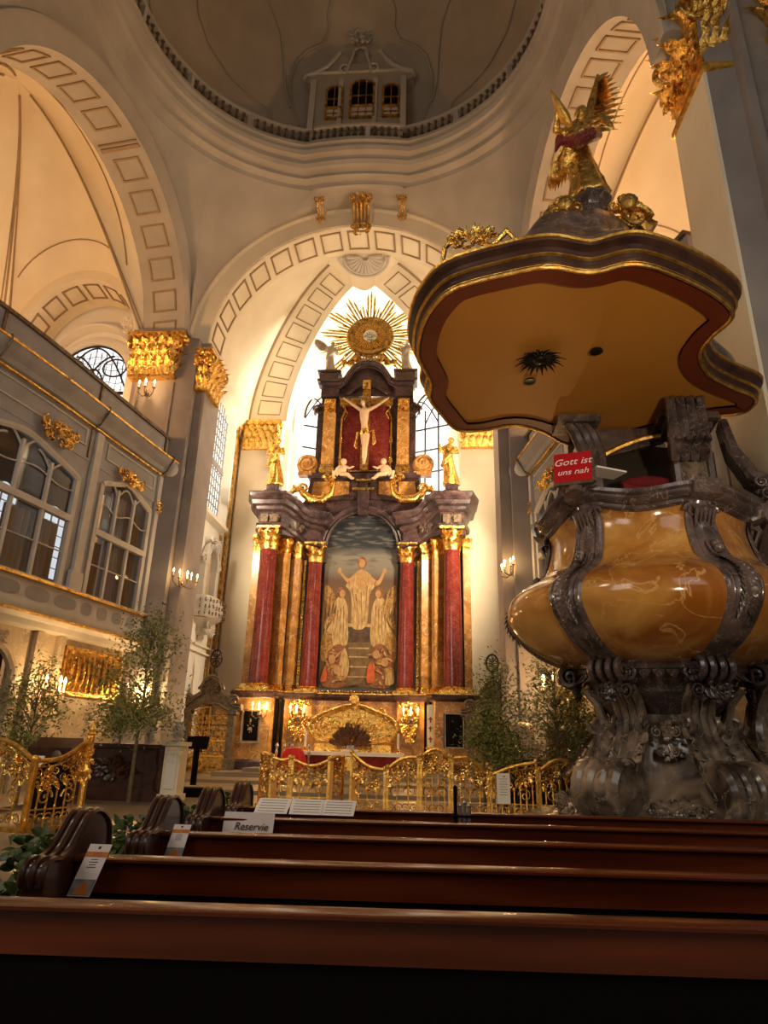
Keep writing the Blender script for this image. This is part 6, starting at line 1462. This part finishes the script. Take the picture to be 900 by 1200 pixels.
def leaflet(p, w_, h_, tilt, lab, shear=.05):
    root = thing('leaflet', lab, 'leaflet', p); p = V(*p); n = V(0, -math.cos(tilt), math.sin(tilt)); u = V(shear, math.sin(tilt), math.cos(tilt)).normalized(); e = EX
    b = MB(); b.obox(p+u*h_/2, e, n, u, w_, .002, h_); obj('sheet', b, 'paper', root)
    b = MB(); b.obox(p+u*h_*.80+n*.002, e, n, u, w_, .001, h_*.10); obj('orange_band', b, 'orange', root)
    b = MB(); b.obox(p+u*h_*.17+n*.002, e, n, u, w_*.98, .001, h_*.30); obj('picture', b, 'greyprint', root); b = MB(); b.add([p+e*(-w_*.3)+u*h_*.03+n*.003, p+e*(w_*.35)+u*h_*.03+n*.003, p+e*(w_*.25)+u*h_*.22+n*.003, p+u*h_*.28+n*.003, p+e*(-w_*.2)+u*h_*.16+n*.003], [(0, 1, 2, 3, 4)]); obj('picture_figure', b, 'orange', root)
    b = MB(); b.obox(p+u*h_*.93+n*.002, e, n, u, w_*.1, .001, h_*.05)
    for k in range(4): b.obox(p+u*h_*(.70-.05*k)+n*.002, e, n, u, w_*(.3+.1*(k % 2)), .001, h_*.012)
    obj('print', b, 'ink', root)
leaflet((1.865, 2.99, .84), .095, .20, .20, 'tall printed leaflet with orange band standing at the left end of the second pew', .26)
leaflet((1.925, 3.88, .855), .095, .17, .25, 'narrow printed leaflet with orange band standing at the left end of the third pew', .15)
root = thing('reserved_sign', 'pale card reading Reservie in cursive at the left end of the fourth pew', 'sign', (2.10, 4.77, .88)); b = MB(); n = V(0, -1, .15).normalized(); u = V(0.03, .15, 1).normalized()
b.obox(V(2.10, 4.775, .945), EX, n, u, .34, .002, .135); obj('card', b, 'paper', root)
text('lettering', 'Reservie', 'ink', root, pmat(root).inverted() @ tmat(V(2.12, 4.768, .925)+n*.004, EX, V(0, .15, 1).normalized(), n), .066, .001, italic=.25)
for i, (x, rz_) in enumerate(((2.12, .05), (2.38, -.03), (2.62, .04))):
    p = V(x, 5.4, .965); n = V(0, -.55, .83).normalized(); u = V(math.sin(rz_), .83, .55).normalized(); b = MB(); root = thing('song_sheet', ['white song sheet on the far pew shelf nearest the reserved sign', 'middle one of three white song sheets on the far pew shelf', 'rightmost of three white song sheets on the far pew shelf'][i], 'paper', p)
    b.obox(p+u*.0+UP*.04, EX, n, u, .25, .002, .17); obj('sheet', b, 'linen', root); b = MB()
    for k in range(5): b.obox(p+UP*.04+u*(.06-.03*k)+n*.003, EX, n, u, .2, .001, .004)
    obj('printed_line', b, 'paperline', root)
root = thing('clamp_stand', 'bundle of dark and steel tubes clamped upright on the far pew', 'stand', (3.52, 5.3, .95)); 
for i in range(4):
    b = MB(); x = 3.49+.033*i; h = [.25, .13, .15, .13][i]; b.tube([(x, 5.25, .93), (x, 5.25, .93+h)], .014, 8); b.ball((x, 5.25, .93+h), .016, 8, 5); obj('tube', b, 'steel' if i else 'black', root)
b = MB(); b.box((3.53, 5.25, .93), (.16, .05, .03)); b.box((3.53, 5.25, .99), (.15, .04, .015)); obj('bracket', b, 'black', root)

# ============================================================ GILDED RAILINGS
def rail(p0, p1, h0, h1, hm, lab, nb=6, seed=0, post=True, style=0):
    """panel of gilded wrought scrollwork from p0 to p1; top edge h0 -> hm -> h1"""
    A_, B_ = V(p0[0], p0[1], 0), V(p1[0], p1[1], 0); L = (B_-A_).length; e = (B_-A_).normalized(); n = V(-e.y, e.x, 0); z0 = p0[2] if len(p0) > 2 else .12
    root = thing('gilded_railing', lab, 'railing', (A_.x, A_.y, 0), math.atan2(e.y, e.x), 'gilded altar railings'); R = random.Random(seed)
    W = lambda x, z, o=0: A_+e*x+UP*z+n*o
    def top(x):
        t = x/L
        return h0*(1-t)+h1*t+(hm-(h0+h1)/2)*max(0.0, math.sin(PI*t))**1.2
    b = MB(); b.tube([W(L*i/24, top(L*i/24)) for i in range(25)], .035, 8); b.tube([W(L*i/24, top(L*i/24)-.09) for i in range(25)], .014, 6); obj('top_rail', b, 'goldrail', root)
    b = MB(); b.obox(W(L/2, z0), e, n, UP, L, .07, .06); b.obox(W(L/2, z0+.28), e, n, UP, L, .03, .02); obj('bottom_rail', b, 'goldrail', root)
    if post:
        for x in (0.03, L-.03):
            b = MB(); b.obox(W(x, (top(x)+z0)/2), e, n, UP, .05, .05, top(x)-z0); b.box(W(x, z0+.05), (.12, .12, .1), math.atan2(e.y, e.x)); b.ball(W(x, top(x)+.03), .05, 8, 6); obj('post', b, 'goldrail', root)
    for i in range(nb):
        x = L*(i+1)/(nb+1); b = MB(); zt = top(x)-(.42 if style == 0 else .1)
        b.tube([W(x, z0), W(x, z0+.3), W(x, (z0+zt)/2), W(x, zt)], .013, 6); b.ball(W(x, zt-.02), (.03, .03, .045), 6, 5); b.ball(W(x, (z0+zt)/2), (.022, .022, .04), 6, 5); obj('bar', b, 'goldrail', root)
    b = MB()
    for i in range(int(L/.16)):
        x = .1+i*.16; 
        if x > L-.05: break
        for j in range(2): b.spiral(W(x, top(x)-.17-.15*j), e*(1 if (i+j) % 2 else -1), UP, .085, 1.5, .014, i, 1 if j else -1, n=5, N=16)
        b.leaf(W(x, top(x)-.34, -.01), UP*(-1)+e*R.uniform(-.8, .8), -n, .14, .06, .6, 4, .1); b.leaf(W(x, top(x)-.1, -.01), UP+e*R.uniform(-1, 1), -n, .12, .05, .6, 4, .1)
        b.spiral(W(x, z0+.14), e*(1 if i % 2 else -1), UP, .095, 1.4, .014, 0, 1, n=5, N=16)
    for q in (.28, .72):
        b.spiral(W(L*q, z0+.45), e*(1 if q < .5 else -1), UP, .14, 1.4, .018, 0, 1, n=5); b.spiral(W(L*q, z0+.62), e*(-1 if q < .5 else 1), UP, .1, 1.4, .016, 0, 1, n=5)
        ornament(b, W(L*q, top(L*q)-.25, -.03), e, UP, -n, .34, .34, .05, seed, .7, False)
    obj('scrollwork', b, 'gold', root)
    return root
rail((-3.95, 11.0), (-2.78, 10.55), 1.42, 1.10, 1.36, 'leftmost gilded railing panel sloping down to a low corner', 3, 1)
rail((-2.78, 10.55), (-2.42, 11.5), 1.10, 1.45, 1.16, 'gilded railing panel rising to the finial post near the small leafy tree', 5, 2)
b = MB(); b.tube([(-2.42, 11.5, .1), (-2.42, 11.5, 1.5)], .06, 8); b.lathe([(.05, 0), (.08, .03), (.05, .06), (.06, .1), (.02, .17), (.005, .22)], (-2.42, 11.5, 1.5), 10); ornament(b, (-2.42, 11.44, 1.1), EX, UP, -EY, .25, .8, .1, 3, 1.2); tag(obj('railing_post', b, 'goldrail'), 'tall gilded railing post with a flame finial at the left', 'post')
Yr = 15.0
rail((-.45, Yr+.6), (-.1, Yr), 1.2, 1.18, 1.25, 'far left end panel of the central gilded railing, turned away', 2, 3)
rail((-.1, Yr), (.35, Yr), 1.18, 1.16, 1.12, 'narrow gilded railing panel between orange posts left of the lyre panel', 1, 4)
rail((.35, Yr), (1.2, Yr), 1.15, 1.15, 1.02, 'gilded railing panel with a lyre shaped scroll below the red cloth', 3, 5)
rail((1.2, Yr), (1.45, Yr+.3), 1.15, 1.18, 1.22, 'narrow gilded railing panel folded back beside the open gate', 1, 6)
rail((1.62, Yr), (2.4, Yr-.1), 1.32, .98, 1.05, 'gilded gate leaf with a finial and a sweeping low top', 3, 7)
rail((2.4, Yr-.1), (3.1, Yr-.1), 1.0, 1.25, 1.22, 'arched gilded railing panel before the altar steps', 2, 8, style=1)
rail((3.1, Yr-.1), (3.75, Yr-.1), 1.25, 1.25, 1.42, 'dense gilded centre panel with a raised crest', 4, 9)
rail((3.75, Yr-.1), (4.55, Yr-.1), 1.25, .93, 1.24, 'arched gilded railing panel falling towards the notice sheet', 3, 10)
rail((4.55, Yr-.1), (5.55, Yr-.1), .93, 1.22, 1.12, 'gilded railing panel behind the white notice sheet', 7, 11)
rail((5.55, Yr-.1), (6.55, Yr-.1), 1.05, 1.0, 1.28, 'gilded railing panel beside the pulpit foot with an arched top', 6, 12)
for x in (.35, 1.2, .0, 1.72):
    b = MB(); b.box((x, Yr+.02, .6), (.13, .08, 1.05)); tag(obj('railing_post', b, 'orangewood'), ['broad orange gilt post left of the lyre panel', 'broad orange gilt post right of the lyre panel', 'broad orange gilt post at the left end of the central railing', 'broad orange gilt post of the gate leaf'][(.35, 1.2, .0, 1.72).index(x)], 'post')
root = thing('notice_sheet', 'white notice sheet hanging on the gilded railing', 'notice', (4.82, Yr-.2, .45)); b = MB(); b.box((4.82, Yr-.2, .70), (.27, .01, .58)); obj('sheet', b, 'linen', root); b = MB()
for k in range(7): b.box((4.82, Yr-.21, .88-.05*k), (.17-.04*(k % 2), .005, .008))
b.box((4.84, Yr-.21, .93), (.05, .005, .02)); obj('print', b, 'paperline', root)

# ============================================================ TREES AND PLANTS
def tree(x, y, z0, h, w_, n, lab, seed, tr=.035, m='leaf', low=.35, lean=0, leafs=.085, zones=None):
    R = random.Random(seed); root = thing('leafy_tree', lab, 'tree', (x, y, z0)); b = MB(); L = MB(); o = V(x, y, z0)
    b.tube([o, o+V(lean*.3, 0, h*.3), o+V(lean*.7, .05, h*.6), o+V(lean, 0, h*.92)], [tr, tr*.8, tr*.5, tr*.2], 7)
    tips = []
    for i in range(34):
        t = low+(1-low)*R.random(); a = R.uniform(0, 2*PI); rr_ = w_*math.sin(PI*min(1, max(.12, (t-low*.7)/(1-low*.7))))**.6*R.uniform(.4, 1)
        s_ = o+V(lean*t, 0, h*t*.85); e_ = o+V(lean*t+rr_*math.cos(a), rr_*math.sin(a), h*t+R.uniform(-.1, .25)); mid = s_.lerp(e_, .5)+UP*.12
        b.tube([s_, mid, e_], [tr*.35, tr*.22, .005], 5); tips.append((mid, e_))
    for i in range(n):
        s_, e_ = R.choice(tips); p = s_.lerp(e_, R.uniform(.1, 1.15))+V(R.gauss(0, 1), R.gauss(0, 1), R.gauss(0, 1))*w_*.19
        L.leaf(p, V(R.uniform(-1, 1), R.uniform(-1, 1), R.uniform(-1, .6)), V(R.uniform(-1, 1), R.uniform(-1, 1), 1), leafs*R.uniform(.7, 1.3), leafs*.42, R.uniform(0, .4), 3)
    obj('trunk', b, 'bark', root); obj('foliage', L, m, root); return root
tree(-3.55, 16.0, .1, 4.0, 1.35, 4600, 'tall thin leafy tree before the gilded relief panel on the left', 11, .05, low=.42)
tree(-5.0, 14.0, .1, 2.75, .8, 2000, 'small leafy tree behind the left railing, left of the tall one', 12, .03, low=.35)
tree(-4.6, 17.4, 1.3, 1.2, 1.1, 1600, 'low spreading branches on the dark chest beside the tall leafy tree', 13, .02, low=.2)
tree(5.0, 16.6, .1, 3.1, .95, 3800, 'dense leafy tree covering the right side portal', 14, .05, low=.25)
tree(4.55, 16.2, .1, 2.1, .5, 1500, 'narrow leafy shrub left of the tree at the right side portal', 15, .03, low=.25)
tree(6.3, 16.6, .1, 3.5, .95, 2400, 'leafy tree partly hidden by the pulpit belly', 16, .05, low=.35)
tree(6.75, 16.3, .1, 3.5, .55, 1300, 'yellow leaved branch under the pulpit', 17, .03, m='leafyellow', low=.6)
tree(6.9, 17.0, .1, 2.4, .9, 2300, 'round leafy shrub before the brown cabinet at the pulpit foot', 18, .04, low=.4)
b = MB()
for x0, x1, h in ((5.0, 5.55, 1.95), (5.25, 5.75, 1.8)):
    b.tube([V(x0+(x1-x0)*t, 18.2, .1+h*math.sin(PI*min(1, t*.5+.0))**.7 if False else .1+h*math.sin(PI*t)**.55) for t in [i/20 for i in range(21)]], .035, 6)
tag(obj('arched_hoop', b, 'iron'), 'dark double hoop standing in the foliage right of the altar', 'hoop')

# ============================================================ FURNITURE LEFT AND RIGHT
root = thing('carved_chest', 'long dark mahogany chest with carved front under the left tree', 'chest', (-4.6, 18.0, 0)); b = MB(); b.box((-4.75, 18.0, .72), (2.7, .8, 1.05)); b.box((-4.75, 18.0, .15), (2.95, .95, .3)); obj('body', b, 'mahogdark', root)
b = MB(); b.box((-4.75, 18.0, 1.3), (3.0, 1.0, .1)); obj('lid', b, 'mahogdark', root); b = MB(); ornament(b, (-4.75, 17.58, .75), EX, UP, -EY, 1.4, .5, .08, 4, 1.0); obj('carving', b, 'mahogdark', root)
for x in (-5.9, -3.5): b = MB(); b.lathe([(.12, 0), (.16, .2), (.1, .5), (.16, .75), (.14, 1.0)], (x, 17.6, .25), 10); obj('corner_column', b, 'mahogdark', root)
root = thing('white_pedestal', 'white panelled pedestal beside the dark chest', 'pedestal', (-3.05, 17.6, .1)); b = MB(); b.box((-3.15, 17.6, .7), (.42, .5, 1.25)); b.box((-3.15, 17.6, 1.38), (.54, .62, .1)); b.box((-3.15, 17.6, .12), (.52, .6, .16)); obj('body', b, 'cream', root, ang=20); b = MB(); b.box((-3.15, 17.33, .75), (.26, .03, .85)); obj('panel', b, 'white', root)
b = MB(); b.lathe([(.14, 0), (.18, .05), (.12, .1), (.17, .3), (.1, .42), (.12, .48)], (-3.15, 17.6, 1.43), 12); ornament(b, (-3.15, 17.5, 1.7), EX, UP, -EY, .3, .4, .15, 3, .8); tag(obj('carved_vase', b, 'greylight'), 'pale carved vase on the white pedestal', 'vase')
root = thing('music_stand', 'black music stand with a square desk left of the side portal', 'stand', (-3.05, 19.6, 0)); b = MB(); b.box((-3.3, 19.6, 1.42), (.62, .06, .34), 0, tilt=-.3); obj('desk', b, 'black', root); b = MB(); b.tube([(-3.3, 19.6, .3), (-3.3, 19.6, 1.35)], .09, 8); b.box((-3.3, 19.6, .12), (1.0, .5, .24)); obj('foot', b, 'black', root)
root = thing('reading_desk', 'dark slanted reading desk behind the left railing', 'lectern', (-4.6, 13.6, 0)); b = MB(); b.box((-4.15, 13.6, 1.22), (.85, .55, .3), .1, tilt=.35); obj('desk', b, 'mahogdark', root); b = MB(); b.box((-4.15, 13.7, .6), (.55, .4, 1.2), .1); obj('body', b, 'black', root)
b = MB(); b.box((-4.3, 13.32, 1.02), (.2, .02, .18)); obj('sheet', b, 'linen', root); b = MB(); b.lathe([(.1, -.02), (.1, .02), (.06, .03)], (-3.95, 13.3, 1.12), 14, axis=-EY); obj('emblem', b, 'bronze', root)
root = thing('brown_cabinet', 'plain reddish brown wooden cabinet behind the foliage by the pulpit', 'cabinet', (7.0, 19.5, 0)); b = MB(); b.box((7.1, 19.6, 1.0), (1.1, .5, 2.0)); obj('body', b, 'brownwood', root); b = MB(); b.box((7.1, 19.33, 1.0), (.02, .02, 1.8)); obj('door_gap', b, 'black', root)
root = thing('dark_bench', 'long dark wooden bench with a flat rail at the right behind the railing', 'bench', (6.6, 18.4, 0)); b = MB(); b.box((6.6, 18.5, 1.2), (2.9, .3, .07)); b.box((6.6, 18.55, .65), (2.8, .06, 1.0)); b.box((6.6, 18.3, .45), (2.8, .4, .06)); obj('body', b, 'mahogdark', root)
root = thing('marble_pedestal', 'pale veined marble block with stepped top right of the side portal', 'pedestal', (6.0, 20.5, .0)); b = MB(); b.box((6.05, 20.6, .75), (.9, .6, 1.5)); b.box((6.05, 20.6, 1.55), (1.05, .75, .12)); b.box((6.0, 20.6, 1.75), (.8, .55, .3), taper=.8); b.ball((6.0, 20.6, 2.0), (.4, .3, .25)); obj('block', b, 'wallmarble', root)
b = MB(); b.box((-6.3, 16.8, .05), (2.0, 6.5, .1)); b.box((0, 22.6, .06), (12, 3.6, .12)); b.box((3, 16.3, .05), (7.6, 2.9, .1)); struct('floor', b, 'stone')
